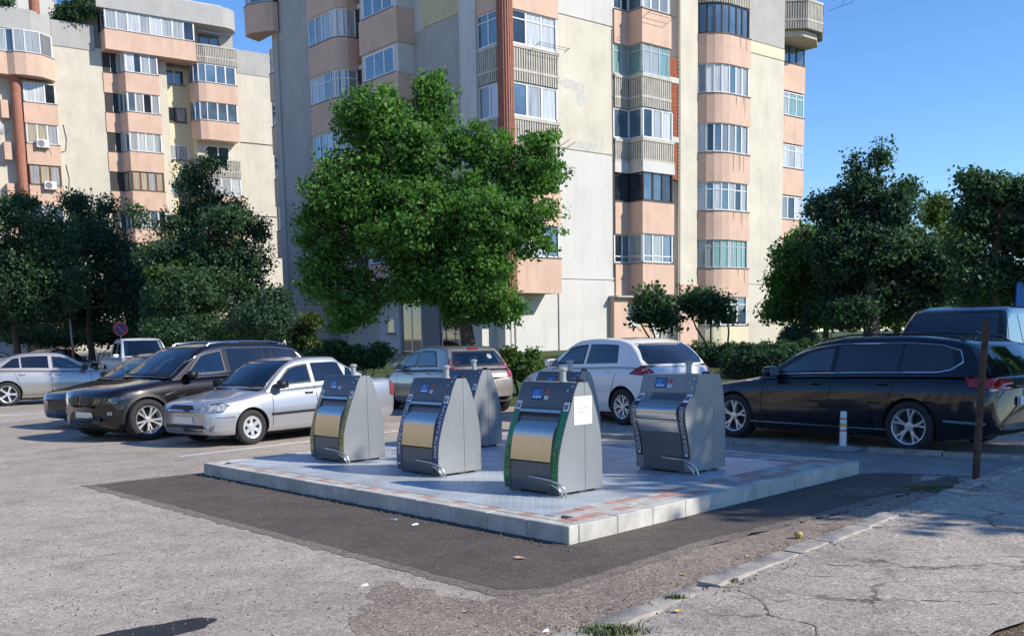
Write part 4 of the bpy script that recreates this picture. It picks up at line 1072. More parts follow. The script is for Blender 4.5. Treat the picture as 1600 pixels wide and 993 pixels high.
# ---------------------------------------------------------------- apartment blocks
PEACH = mat('peach render', (.62, .43, .325), .9, var=.07, sc=1.2, bmp=.15, bsc=40, streak=.14)
CREAM = mat('cream render', (.58, .54, .445), .9, var=.10, sc=.7, bmp=.2, bsc=30, streak=.10)
PALE = mat('pale render', (.58, .565, .53), .9, var=.06, sc=.6, bmp=.15, bsc=30, streak=.10)
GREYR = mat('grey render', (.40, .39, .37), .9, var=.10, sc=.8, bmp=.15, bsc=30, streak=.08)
YELLOW = mat('yellow insulation board', (.56, .51, .30), .9, var=.08, sc=1)
PYEL = mat('pale yellow render', (.68, .61, .43), .9, var=.05, sc=1)
BRICKR = mat('brick red render', (.36, .155, .105), .9, var=.15, sc=4, bmp=.3, bsc=60)
SLATC = mat('ribbed concrete', (.50, .465, .40), .9, var=.14, sc=3, streak=.2)
SLATD = mat('ribbed concrete recess', (.26, .24, .205), .95, var=.1)
SILL = mat('brown sill flashing', (.12, .075, .06), .5)
FRW = mat('white window frame', (.72, .73, .73), .35, var=.03)
FRB = mat('brown window frame', (.16, .065, .035), .4)
FRD = mat('dark brown window frame', (.035, .022, .02), .4)
FRG = mat('grey-green window frame', (.38, .45, .45), .5)
INTER = mat('interior shade', (.05, .05, .05), .9)
G_SKY = glassm('window glass', (.06, .095, .13), .03, spec=.9)
G_DARK = glassm('dark window glass', (.012, .016, .02), .03)
G_CURT = glassm('glass over pale curtain', rough=.05, curtain=(.42, .44, .44))
G_CREAM = glassm('glass over cream curtain', rough=.05, curtain=(.48, .42, .30))
G_GREEN = glassm('glass over green curtain', rough=.05, curtain=(.22, .38, .36))
G_BLIND = glassm('glass over grey blind', rough=.06, curtain=(.24, .26, .27))
PANEW = mat('white panel', (.70, .71, .70), .4, var=.03)
G_PALE = glassm('glass over white net', rough=.05, curtain=(.62, .64, .64))
PANES = dict(w=[G_SKY, G_CURT, G_PALE, G_BLIND, G_SKY, G_CURT, G_PALE, G_DARK], c=[G_CREAM, G_CURT], g=[G_GREEN, G_GREEN, G_CURT], d=[G_DARK, G_DARK, G_SKY], k=[G_CURT, G_CURT, G_PALE, G_DARK, G_CURT, G_CURT], s=[G_SKY])
br = random.Random(3)
def offset_poly(P, d):
    """move an open polyline sideways (to its right when walking along it) by d"""
    n = len(P); out = []
    for i in range(n):
        a = Vector(P[max(i-1, 0)]); b = Vector(P[i]); c = Vector(P[min(i+1, n-1)])
        d1 = (b-a) if i else (c-b); d2 = (c-b) if i < n-1 else (b-a)
        n1 = Vector((d1.y, -d1.x)).normalized(); n2 = Vector((d2.y, -d2.x)).normalized()
        m = (n1+n2); m = m.normalized() if m.length > 1e-6 else n1
        k = d/max(.5, m.dot(n1)); out.append(tuple(b+m*k))
    return out
def seg_box(mb, a, b, z0, z1, dout, din, mi=0):
    """box standing on the line a-b, dout to the outside (right of a->b), din to the inside"""
    a = Vector(a); b = Vector(b); d = (b-a).normalized(); n = Vector((d.y, -d.x))
    mb.prism([tuple(a+n*dout), tuple(b+n*dout), tuple(b-n*din), tuple(a-n*din)], z0, z1, mi)
def arc(cx, cy, r, a0, a1, n=6):
    return [(cx+r*math.cos(math.radians(a0+(a1-a0)*i/n)), cy+r*math.sin(math.radians(a0+(a1-a0)*i/n))) for i in range(n+1)]
def glazing(parent, P, z0, z1, fr=FRW, kinds='w', tr=0, light=.62, solid=(), inset=.07, transom=None, split=True):
    """a run of window frame with separate panes along the polyline P (outside = right of the walk)"""
    P = offset_poly(P, -inset); mb = MB(); pool = PANES[kinds]; panes = []
    wdt = .035
    for i in range(len(P)-1):
        a = Vector(P[i]); b = Vector(P[i+1]); L = (b-a).length
        if L < .02: continue
        k = max(1, int(round(L/light))) if L > .9 else 1
        d = (b-a)/L
        seg_box(mb, a, b, z0, z0+.06, .0, .07); seg_box(mb, a, b, z1-.06, z1, .0, .07)
        for j in range(k+1):
            c = a+d*(L*j/k)
            w2 = wdt if L > .35 else wdt*.7
            seg_box(mb, c-d*w2, c+d*w2, z0+.0601, z1-.0601, .001 if j in (0, k) else .0, .07)
        if transom:
            seg_box(mb, a+d*wdt, b-d*wdt, z0+transom, z0+transom+.045, -.001, .06)
        for j in range(k):
            p = a+d*(L*j/k+wdt); q = a+d*(L*(j+1)/k-wdt)
            if (q-p).length < .04: continue
            m = PANEW if i in solid else br.choice(pool)
            rows = [(z0+.06, z1-.06)] if not transom else [(z0+.06, z0+transom), (z0+transom+.045, z1-.06)]
            for (ra, rb) in rows:
                pm = MB(); seg_box(pm, p, q, ra, rb, -.025, .045); panes.append((pm, m))
            if split and L > .9 and j % 2 == 1 and not transom:   # an opening sash stands proud
                seg_box(mb, p, p+d*.03, z0+.0602, z1-.0602, .012, .03); seg_box(mb, q-d*.03, q, z0+.0602, z1-.0602, .012, .03)
    o = mb.build('window_frame', fr, parent)
    for pm, m in panes: pm.build('pane', m, parent)
    return o
def close(P, y): return [(P[0][0], y)]+list(P)+[(P[-1][0], y)] if y is not None else list(P)
def balcony(bld, P, back, zb, zt, ztop, pm=PEACH, fr=FRW, kinds='w', slat=False, light=.62, solid=(), transom=None, glazed=True, mat_core=None, closex=None, sill=SILL):
    """parapet prism + glazing above it.  P: outer face, walked so that outside is on the right"""
    poly = list(P)+list(back)
    mb = MB()
    if slat:
        Pi = offset_poly(P, -.04); mb.prism(list(Pi)+list(back), zb+.02, zt-.02)
        o = mb.build('balcony', SLATD, bld)
        rb = MB()
        for i in range(len(P)-1):
            a = Vector(P[i]); b = Vector(P[i+1]); L = (b-a).length; d = (b-a)/max(L, 1e-6)
            k = max(1, int(L/.125))
            for j in range(k):
                c = a+d*(L*(j+.5)/k); seg_box(rb, c-d*.036, c+d*.036, zb+.03, zt-.12, 0, .055)
            seg_box(rb, a, b, zb+.42, zb+.52, .012, .05)
        rb.build('ribs', SLATC, o, kind='stuff')
        c = MB()
        for i in range(len(P)-1): seg_box(c, P[i], P[i+1], zt-.12, zt, .03, .09)
        c.build('coping', SLATC, o)
    else:
        mb.prism(poly, zb, zt); o = mb.build('balcony', pm, bld)
        if glazed:
            c = MB()
            Q = offset_poly(P, .035)
            c.prism(list(Q)+list(offset_poly(P, -.12))[::-1], zt+.001, zt+.035)
            c.build('sill', sill, o)
    if glazed and ztop:
        core = offset_poly(P, -.16)
        bk = list(back)
        MB().prism(list(core)+bk, zt-.01, ztop+.002).build('loggia_core', mat_core or INTER, o)
        glazing(o, P, zt+.036, ztop, fr, kinds, light=light, solid=solid, transom=transom)
    return o
def flat_window(bld, a, b, z0, z1, fr=FRW, kinds='w', n=2, proud=.02, transom=None):
    """window set on the wall line a->b (outside on the right)"""
    a = Vector(a); b = Vector(b)
    mb = MB(); L = (b-a).length; d = (b-a)/L; wdt = .045; pool = PANES[kinds]
    seg_box(mb, a, b, z0, z0+.06, proud, .02); seg_box(mb, a, b, z1-.06, z1, proud, .02)
    for j in range(n+1):
        c = a+d*(wdt+(L-2*wdt)*j/n); seg_box(mb, c-d*wdt, c+d*wdt, z0+.0601, z1-.0601, proud+.001, .02)
    o = mb.build('window', fr, bld)
    s = MB(); seg_box(s, a-d*.05, b+d*.05, z0-.045, z0-.002, proud+.06, .0); s.build('sill', SILL, o)
    for j in range(n):
        p = a+d*(wdt*2+(L-2*wdt)*j/n); q = a+d*((L-2*wdt)*(j+1)/n)
        pm = MB(); seg_box(pm, p, q, z0+.06, z1-.06, proud-.012, 0); pm.build('pane', br.choice(pool), o)
        if transom:
            tm = MB(); seg_box(tm, p, q, z0+transom, z0+transom+.05, proud+.002, 0); tm.build('transom', fr, o)
    return o
def ac_unit(x, y, z, rot, label, bldloc, bldrot):
    c, s = math.cos(bldrot), math.sin(bldrot)
    t = thing('air_conditioner', label, 'air conditioner', (bldloc[0]+x*c-y*s, bldloc[1]+x*s+y*c, z), bldrot+rot)
    o = MB().box(-.4, .4, -.3, 0, 0, .55).build('casing', PANEW, t); bevel_obj(o, .02)
    MB().lathe([(.0, -.302), (.19, -.302), (.21, -.315), (.225, -.302)], 20, 'y', c=(-.12, 0, .27)).build('fan_grille', mat('grey grille', (.2, .2, .2), .5), t)
    MB().tube([(.4, -.1, .1), (.55, -.05, -.1), (.6, 0, -.5)], .018, 6).build('hose', PANEW, t)
    MB().box(-.35, -.3, -.3, .1, -.06, -.003).build('bracket', BLACKP, t); MB().box(.3, .35, -.3, .1, -.06, -.003).build('bracket', BLACKP, t)
    return t

# ---- nearer block.  local x along the sunlit front, local -y out of it
C_LOC = (2.28, 45.01, 0); C_ROT = math.atan2(.643, .766)
C = thing('apartment_block', 'tall peach and cream apartment block with a brick-red column on its near corner', 'apartment building', C_LOC, C_ROT)
ZB = lambda k: 3.40+2.76*k
ZT = lambda k: 4.83+2.76*k
TOP = 26.2
# masses (each butted, never sharing a plane)
MB().prism([(-3.2, 0), (3.3, 0), (3.3, .6), (7.2, .6), (7.2, 14), (-3.2, 14)], .2, TOP).build('main_wall', PALE, C)
MB().prism([(7.9, .0), (16.05, .0), (16.05, 13), (7.201, 13), (7.201, .62)], .2, TOP+.4).build('side_wall', CREAM, C)
MB().prism([(16.051, 1.3), (19.7, 1.3), (19.7, 12.5), (16.051, 12.5)], .2, TOP-.5).build('end_wall', CREAM, C)
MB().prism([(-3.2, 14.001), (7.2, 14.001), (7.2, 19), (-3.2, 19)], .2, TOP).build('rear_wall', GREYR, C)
# facade panels with recessed joints between them
def panel(x0, x1, z0, z1, m, y=0, th=.045, name='wall_panel'): MB().box(x0, x1, y-th, y, z0, z1).build(name, m, C)
panel(-.17, 3.28, 15.13, TOP-.1, PALE); panel(-.17, 3.28, 9.62, 15.05, CREAM); panel(-.17, 3.28, 4.10, 9.55, PALE)
panel(-2.9, -.22, .9, 4.02, PALE, th=.04); panel(-.17, 3.28, .9, 4.02, PALE, th=.05)
MB().box(-.215, -.175, -.09, -.001, .9, 4.0).build('downpipe', GREYR, C)
MB().box(-3.25, 3.29, -.10, -.0, .2, .88).build('plinth', mat('stone plinth', (.36, .32, .27), .9, var=.25, sc=6), C)
# stained repair patches on the cream panel
REP = mat('grey repair render', (.50, .49, .44), .95, var=.1, sc=5)
def blotch(x, z, rx, rz, seed, m=REP):
    r = random.Random(seed); n = 22; P = []
    for i in range(n):
        a = 2*math.pi*i/n; k = r.uniform(.72, 1.12); P.append((x+rx*k*math.cos(a), z+rz*k*math.sin(a)))
    MB().add([(p, -.0475, q) for p, q in P]+[(p, -.0440, q) for p, q in P], [tuple(range(n))]+[(i, (i+1)%n, (i+1)%n+n, i+n) for i in range(n)]).build('repair_patch', m, C)
blotch(.75, 12.3, .9, .22, 1); blotch(1.3, 11.85, .35, .35, 2); blotch(1.6, 9.85, .85, .18, 3)
# corner loggia box with round column
XL, YF = -3.9, -1.1
for k in range(0, 8):
    kind = {0: 'peach', 1: 'peach', 2: 'slat', 3: 'slat', 4: 'peach'}.get(k, 'peach')
    P = [(XL, .62), (XL, -.62)]; P2 = [(-3.42, YF), (-.97, YF), (-.97, -.001)]
    zb, zt, zn = ZB(k), ZT(k), ZB(k+1)
    full = [(XL, .62), (XL, -.75), (-3.55, YF), (-.97, YF), (-.97, -.046)]
    balcony(C, full, [(-.97, -.046), (-3.201, -.046), (-3.201, .62)][0:0] or [(-1.05, -.046), (-3.25, -.046), (-3.25, .62)], zb, zt, zn-.0, PEACH, slat=(kind == 'slat'), light=.8, transom=(.95 if k == 3 else None), mat_core=GREYR)
col = MB().lathe([(.30, 3.2), (.30, TOP-.2)], 20, c=(-3.78, -1.02, 0)); col.f.append(tuple(range(20))[::-1]); col.f.append(tuple(range(20, 40))); col.m += [0, 0]
co = col.build('corner_column', BRICKR, C, smooth=60)
fl = MB()
for i in range(20):
    a = 2*math.pi*i/20; fl.tube([(-3.78+.305*math.cos(a), -1.02+.305*math.sin(a), 3.2), (-3.78+.305*math.cos(a), -1.02+.305*math.sin(a), TOP-.2)], .022, 4)
fl.build('fluting', BRICKR, co, kind='stuff')
# left (shaded) side: white pilaster, boards, box bay, recess, round bay
MB().box(-3.95, -3.201, .621, 1.70, .2, TOP).build('pilaster', PALE, C)
MB().box(-3.26, -3.201, 1.75, 5.2, 15.16, TOP).build('insulation_board', YELLOW, C)
dots = MB()
for i in range(8):
    for j in range(16):
        dots.box(-3.266, -3.2601, 1.95+i*.43+(.2 if j % 2 else 0), 2.0+i*.43+(.2 if j % 2 else 0), 15.4+j*.55, 15.45+j*.55)
dots.build('fixing_dots', GREYR, C, kind='stuff')
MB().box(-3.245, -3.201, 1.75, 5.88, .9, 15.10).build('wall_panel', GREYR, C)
for k in range(0, 8):
    zb, zt, zn = ZB(k)-.05+.25, ZT(k)+.25, ZB(k+1)+.2
    o = balcony(C, [(-4.17, 9.0), (-4.17, 5.9), (-3.202, 5.9)], [(-3.202, 9.0)], zb, zt, None, PEACH, glazed=False)
    MB().prism([(-4.09, 5.96), (-4.09, 8.95), (-3.202, 8.95), (-3.202, 5.96)], zt+.001, zn-.001).build('loggia_wall', PALE, o)
    flat_window(C, (-4.09, 8.7), (-4.09, 6.25), zt+.06, zn-.1, FRW, 's', 3)
    # recess with red render
    MB().box(-3.30, -3.201, 9.05, 10.35, zb, zt-.1).build('recess_panel', BRICKR, C)
    MB().box(-3.40, -3.201, 9.05, 10.35, zb-.22, zb-.03).build('slab_edge', PALE, C)
    flat_window(C, (-3.215, 10.2), (-3.215, 9.2), zt+.05, zn-.35, FRW, 'k', 3)
for k in range(0, 8):
    zb, zt, zn = ZB(k)+.0, ZT(k)+.0, ZB(k+1)
    curve = [(-4.4, 13.3), (-4.4, 11.4)]+arc(-3.6, 11.2, .8, 180, 262, 6)
    curve[-1] = (-3.42, 10.42)
    balcony(C, curve, [(-3.202, 10.42), (-3.202, 13.3)], zb, zt, zn, PEACH, light=.55, transom=(.85 if k == 3 else None), solid=(3, 5) if k == 4 else ())
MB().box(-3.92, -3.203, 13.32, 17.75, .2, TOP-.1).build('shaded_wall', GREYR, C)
MB().box(-4.00, -3.921, 17.2, 17.78, .2, TOP-.1).build('edge_strip', GREYR, C)
for k in range(1, 6):
    zb, zt, zn = ZB(k), ZT(k), ZB(k+1)
    P = [(-3.62, 18.98), (-3.72, 17.82)] if k < 5 else [(-4.0, 19.3), (-4.95, 18.9), (-5.05, 18.2), (-4.6, 17.3), (-4.3, 17.0)]
    if k == 5: zb += .4; zt += .4; zn += 1.2
    balcony(C, P, [(-3.25, 17.82), (-3.25, 18.98)] if k < 5 else [(-4.01, 17.0), (-3.95, 19.3)], zb, zt, zn, PEACH, light=.8, kinds='s', transom=.8)
# middle bay: loggia, step, projecting front with rounded right end
for k in range(0, 8):
    kind = {2: 'slat', 3: 'slat'}.get(k, 'peach')
    zb, zt, zn = ZB(k), ZT(k), ZB(k+1)
    if k in (1, 0, 2): F = [(3.31, -.12), (4.20, -.12), (4.20, -.95), (6.35, -.95), (6.35, .1)]
    else: F = [(3.31, -.12), (4.20, -.12), (4.20, -.95), (6.0, -.95)]+arc(6.0, -.55, .40, -90, 0, 4)[1:]+[(6.4, .1)]
    opt = {0: dict(kinds='c', fr=FRW), 1: dict(kinds='w', fr=FRW, transom=.3), 2: dict(kinds='d', fr=FRD), 3: dict(kinds='w'), 4: dict(kinds='g', fr=FRG, transom=1.0), 5: dict(kinds='w')}.get(k, {})
    opt = {1-1: dict(kinds='w', transom=.28), 1: dict(kinds='d', fr=FRD, light=.7), 2: dict(kinds='w', light=.75), 3: dict(kinds='g', fr=FRG, transom=.98, light=.5), 4: dict(kinds='w')}.get(k, {})
    balcony(C, F, [(6.35, .599), (3.31, .599)], zb, zt, zn, PEACH, slat=(kind == 'slat'), mat_core=PALE if k in (0,) else INTER, **opt)
MB().prism([(3.30, -.13), (4.21, -.13), (4.21, -.97), (6.37, -.97), (6.37, .598), (3.30, .598)], ZB(2)-.02+.0-.02, ZB(2)+.42).build('white_band', PALE, C)
MB().box(3.302, 6.36, -.13, .597, .2, .95).build('entry_plinth', PEACH, C)
MB().prism([(2.95, -.35), (3.85, -.35), (3.85, .1), (2.95, .1)], .88, 3.30).build('entry_pier', PEACH, C)
MB().box(2.9, 6.4, -.6, .5, 3.30, 3.38).build('entry_canopy', GREYR, C)
MB().box(3.9, 6.3, .35, .597, .95, 3.3).build('entry_wall', PEACH, C)
MB().box(4.0, 4.55, .25, .349, 2.0, 3.0).build('meter_cabinet', PANEW, C); MB().box(4.65, 5.2, .25, .349, 2.0, 3.0).build('meter_cabinet', PANEW, C)
# recess with red brick between the bays: bricks are real courses
MB().box(6.42, 7.19, .3, .598, 10.1, 14.6).build('recess_wall', PALE, C)
bk = MB()
for j in range(66):
    z = 8.9+j*.085
    if z > 14.4: break
    for i in range(4):
        x = 6.80+i*.24-(.12 if j % 2 else 0)
        x0, x1 = max(6.78, x), min(7.70, x+.225)
        if x1-x0 > .05: bk.box(x0, x1, -.02, .598 if x1 < 7.19 else .2, z, z+.07)
bk.build('brickwork', mat('red brick', (.34, .10, .05), .85, var=.35, sc=9), C, kind='stuff')
MB().box(6.40, 6.98, -.03, .25, 9.0, 14.3).build('recess_window_reveal', PALE, C)
for z in (10.6, 13.3): MB().box(6.42, 7.72, -.05, .1, z, z+.25).build('slab_edge', PALE, C)
MB().box(7.72, 9.1, -.04, -.001, .2, TOP).build('pilaster', CREAM, C)
# right-hand bay: curved left end, flat front
for k in range(-1, 8):
    zb, zt, zn = ZB(k)-.02, ZT(k)-.08, ZB(k+1)
    if k == -1: zb, zt = .3, 1.95
    F = [(9.12, -.045)]+[(9.32, -.40), (9.62, -.66), (10.0, -.84), (10.45, -.93)]+[(12.0, -.95), (12.0, -.001)]
    opt = {-1: dict(kinds='d', transom=1.0, light=.6), 0: dict(kinds='g', fr=FRG, transom=1.0, light=.42), 1: dict(kinds='w', transom=.98, light=.55), 2: dict(kinds='w', light=.45), 3: dict(kinds='w', light=.45, solid=(1,)), 4: dict(kinds='s', fr=FRD, light=.5)}.get(k, {})
    balcony(C, F, [(9.12, .01)] if False else [(9.13, -.002)], zb, zt, zn, PEACH if k >= 0 else PYEL, slat=(k == 5), sill=SILL, mat_core=INTER, **opt)
panel(12.3, 16.04, 16.2, TOP+.2, GREYR); panel(12.3, 16.04, 15.6, 16.15, PYEL, th=.06); panel(12.3, 16.04, 4.10, 15.55, CREAM); panel(12.3, 16.04, .9, 4.04, CREAM)
MB().box(7.8, 9.11, -.09, -.041, .2, 4.0).build('base_panel', PEACH, C)
# far right column, set back
for k in range(0, 6):
    zb, zt, zn = ZB(k)+.15, ZT(k)+.15, ZB(k+1)+.1
    opt = {3: dict(kinds='g', transom=.95), 4: dict(kinds='w'), 2: dict(kinds='w', transom=.9)}.get(k, dict(kinds='w'))
    if k == 4: opt = dict(kinds='s', fr=FRD)
    if k == 5:
        P = [(16.07, .3), (17.1, -.7), (18.5, -.7), (19.95, .25), (19.95, 1.6)]
        o = balcony(C, P, [(19.72, 1.6), (19.72, 1.25), (16.07, 1.25)], 17.25, 18.75, None, slat=True, glazed=False)
        MB().prism([(16.07, .7), (17.2, -.4), (18.4, -.4), (19.7, .4), (19.7, 1.25), (16.07, 1.25)], 16.95, 17.25).build('balcony_slab', SLATC, o)
        al = MB().tube([(18.9, -1.0, 18.9), (19.8, -1.9, 19.3), (21.2, -.8, 19.3), (20.3, .1, 18.9)], .012, 5)
        al.tube([(19.4, -1.45, 19.1), (20.8, -.35, 19.1)], .01, 5); al.build('drying_rack', BLACKP, o)
    else:
        balcony(C, [(16.07, 1.05), (19.55, 1.05)], [(19.55, 1.299), (16.07, 1.299)], zb, zt, zn, PEACH, light=.75, **opt)
MB().box(15.99, 16.7, 1.0, 1.29, 19.2, TOP-1).build('brick_panel', BRICKR, C)
# shop entrance low on the shaded side
MB().box(-3.6, -3.202, 2.0, 9.2, 4.05, 4.25).build('shop_canopy', PALE, C)
SHOPW = mat('shop white cladding', (.62, .64, .66), .5, var=.04)
MB().box(-3.40, -3.202, 7.6, 9.3, .9, 4.04).build('shop_wall', SHOPW, C)
flat_window(C, (-3.42, 8.6), (-3.42, 7.9), 1.9, 2.6, FRW, 'd', 1)
def shopdoor(y0, y1, kinds, n): flat_window(C, (-3.26, y1), (-3.26, y0), 1.0, 3.6, mat('aluminium frame', (.45, .46, .47), .3, .6), kinds, n)
shopdoor(5.9, 7.55, 'd', 2); shopdoor(3.0, 4.4, 'd', 1); MB().box(-3.34, -3.24, 4.45, 5.85, .95, 3.95).build('roller_shutter', mat('grey shutter', (.22, .23, .26), .5, .2), C)
# service cables, rain stains under sills
cb_ = MB()
for (x0, z0, x1, z1) in ((3.2, 15.0, 3.22, 4.2), (12.2, 14.0, 12.25, 2.0), (7.75, 20, 7.78, 3.5)): cb_.tube([(x0, -.07, z0), ((x0+x1)/2+.02, -.07, (z0+z1)/2), (x1, -.07, z1)], .014, 5)
cb_.build('cable', BLACKP, C, kind='stuff')
STAIN = mat('rain stain', (.40, .30, .24), .95, var=.2, sc=8)
sr = random.Random(9)
for k in range(0, 6):
    for q in range(3):
        x = sr.uniform(10.6, 11.8); w_ = sr.uniform(.02, .07); h_ = sr.uniform(.3, 1.1)
        MB().add([(x-w_, -.9515, ZT(k)-.09), (x+w_, -.9515, ZT(k)-.09), (x+w_*.3, -.9515, ZT(k)-.09-h_), (x-w_*.2, -.9515, ZT(k)-.09-h_*.9)], [(0, 1, 2, 3)]).build('rain_stain', STAIN, C)
# frames hung out under two windows
def rack(x, y, z, w):
    m = MB()
    for s in (0, w): m.tube([(x+s, y, z), (x+s-.1, y-.45, z+.1)], .012, 5)
    for q in (.2, .45): m.tube([(x-.25*q, y-q, z+.05), (x+w-.25*q, y-q, z+.05)], .010, 5)
    m.build('drying_rack', BLACKP, C)
rack(-2.3, -1.12, 13.15, 1.6); rack(4.4, -.97, 15.6, 1.6)

# ---- farther block on the left
D_LOC = (-28.5, 76, 0); D_ROT = math.atan2(.586, .81)
D = thing('apartment_block', 'cream and peach apartment block farther away on the left, planted roof terrace on top', 'apartment building', D_LOC, D_ROT)
z_t = lambda k: 1.65+2.75*k
z_b = lambda k: z_t(k)-1.37
MB().prism([(-18, .0), (-3.6, .0), (-3.6, .001), (4.29, .001), (4.29, 1.2), (6.3, 1.2), (6.3, .001), (20, .001), (20, 13), (-18, 13)], .0, 22.5).build('main_wall', CREAM, D)
MB().prism([(-2.6, .5), (9.7, .5), (9.7, 12.5), (-2.6, 12.5)], 22.501, 25.0).build('attic_wall', GREYR, D)
MB().prism([(9.71, 0.02), (20, 0.02), (20, 12.5), (9.71, 12.5)], 22.501, 23.8).build('roof_parapet', GREYR, D)
MB().box(9.72, 20, -.035, -.0, 22.15, 23.9).build('parapet_band', GREYR, D)
for z in (16.95, 11.4): MB().box(9.72, 20, -.03, .0, z, z+.06).build('joint_cover', JOINT, D)
MB().prism([(-3.58, -.05), (-.72, -.05), (-.72, .3), (-3.58, .3)], 22.3, 24.0).build('roof_parapet', GREYR, D)
MB().prism([(-18, -.9), (-5.0, -.9), (-3.6, -.06), (-3.6, .3), (-18, .3)], 22.75, 24.15).build('roof_parapet', GREYR, D)
# roof house + fascia
fas = [(-.75, -1.2), (8.3, -1.25)]+arc(8.3, .15, 1.4, -90, -10, 6)[1:]
MB().prism(fas+[(9.7, .499), (-.75, .499)], 25.02, 26.45).build('roof_fascia', GREYR, D)
MB().prism([(1, .6), (9, .6), (9, 9), (1, 9)], 26.46, 27.1).build('roof_house', PALE, D)
MB().box(-9, -2.7, 1.8, 8, 22.51, 26.6).build('roof_room', PALE, D); MB().box(-9.1, -2.6, 1.6, 8.1, 26.6, 26.9).build('roof_slab', PALE, D)
MB().lathe([(.35, 24.1), (.35, 25.5), (.28, 25.6), (.28, 26.0)], 12, c=(-4.6, -.3, 0)).build('roof_chimney', BRICKR, D)
# D3: loggia + stepped bay
for k in range(0, 8):
    fr = FRB if k == 4 else FRW
    F = [(-.27, -.06), (.76, -.06), (.76, -1.0), (3.35, -1.0), (3.35, -.0)]
    F = [(-.27, -.06), (.70, -.06), (1.0, -1.0), (3.4, -1.0), (3.4, -.002)]
    balcony(D, F, [(3.39, .0), (-.27, .0)], z_b(k), z_t(k), z_b(k+1), PEACH, fr=fr, kinds='w' if k != 4 else 'c', light=.62)
F = [(-.27, -1.15), (6.2, -1.15), (6.2, -.002)]
balcony(D, [(-.27, -.002), (-.27, -1.15), (6.2, -1.15), (6.2, .49)], [(-.27, .49)], z_b(8), z_t(8), 25.0, PEACH, kinds='k', light=.8, transom=None)
# D4 recess
MB().box(4.30, 6.29, 1.0, 1.19, .1, 22.2).build('recess_wall', PYEL, D)
for k in range(1, 8): flat_window(D, (4.35, .99), (5.95, .99), z_t(k)+.05, z_t(k)+1.1, FRW if k % 2 else FRB, 'w', 2)
# D5
for k in range(0, 9):
    F = [(5.95, -.002), (6.05, -.5), (6.35, -.85), (6.9, -1.0), (9.3, -1.0), (9.3, -.002)]
    slat = k in (5, 8)
    balcony(D, F, [(9.29, .0), (5.96, .0)] if k < 8 else [(9.29, .49), (6.22, .49)], z_b(k), z_t(k), z_b(k+1) if k < 7 else (z_b(8) if k == 7 else None), PEACH, slat=slat, light=.75, glazed=not slat, kinds='s' if k > 5 else 'w')
flat_window(D, (7.0, .48), (8.6, .48), 23.9, 24.8, FRB, 'd', 2)
MB().box(6.1, 9.2, -.9, -.05, z_t(5), z_t(5)+.0-.001+.03).build('balcony_deck', GREYR, D)
flat_window(D, (7.0, -.004), (8.8, -.004), z_t(5)+.05, z_t(5)+1.1, FRW, 'd', 2)
# D1
for k in range(0, 7):
    fr = {4: FRB}.get(k, FRW)
    balcony(D, [(-5.8, -.002), (-5.8, -.55), (-3.62, -.55), (-3.62, -.002)], [(-3.7, .0), (-5.7, .0)], z_b(k), z_t(k), z_b(k+1), PEACH, fr=fr, kinds='c' if k in (4, 5) else 'w', light=.7)
    balcony(D, [(-7.2, -.002), (-7.2, -.5), (-6.75, -.5), (-6.75, -.002)], [(-6.8, .0), (-7.1, .0)], z_b(k)+.2, z_t(k), None, PEACH, glazed=False)
F = [(-18, -.9), (-6.6, -.9), (-6.55, -1.1)]+arc(-5.6, -.7, .75, 225, 290, 4)+[(-4.4, -1.25), (-3.62, -.55), (-3.62, -.002)]
F = [(-18, -.95), (-6.7, -.95), (-6.3, -1.3), (-5.6, -1.45), (-4.6, -1.35), (-3.62, -.55), (-3.62, -.002)]
balcony(D, F, [(-3.7, .0), (-18, .0)], 19.75, 21.2, 22.70, PEACH, light=.9)
rc = MB().lathe([(.32, .2), (.32, 19.74)], 16, c=(-6.22, -.55, 0)); rc.build('round_column', BRICKR, D, smooth=60)
MB().box(-18, -7.6, -.2, -.001, .1, 19.7).build('side_wall', GREYR, D)
ac_unit(-4.8, -.56, z_t(5)-.25, 0, 'white air conditioner hanging on the left block, upper of the two', D_LOC, D_ROT)
ac_unit(-4.5, -.56, z_t(4)-.3, 0, 'white air conditioner just above the tree tops on the left block', D_LOC, D_ROT)
ac_unit(13.6, -.001, 19.3, 0, 'small air conditioner on the bare cream wall beside the nearer block', D_LOC, D_ROT)
cab = MB()
for k in (5, 4): cab.tube([(-3.2, -.03, z_t(k)+1.6), (-3.05, -.03, z_t(k)+.6), (-3.15, -.03, z_t(k)-.2), (-3.4, -.1, z_t(k)-.3), (-4.3, -.6, z_t(k)-.2)][:5], .02, 5)
cab.build('cable', BLACKP, D)
def local(loc, rot, x, y): c, s = math.cos(rot), math.sin(rot); return (loc[0]+x*c-y*s, loc[1]+x*s+y*c)
p = local(D_LOC, D_ROT, -7.55, -.9)
dsh = thing('satellite_dish', 'grey satellite dish at the left edge of the far block', 'satellite dish', (p[0], p[1], 16.2), D_ROT+.9)
dm = MB().lathe([(0, 0), (.2, .03), (.35, .10), (.48, .2)], 20, 'y', c=(0, -.3, 0)); dm.build('dish', mat('dish grey', (.45, .46, .48), .4), dsh, smooth=60)
MB().tube([(0, .6, -.3), (0, -.28, 0)], .03, 6).build('bracket', BLACKP, dsh); MB().tube([(0, -.3, -.5), (0, -.75, -.1)], .015, 6).build('feed_arm', BLACKP, dsh)
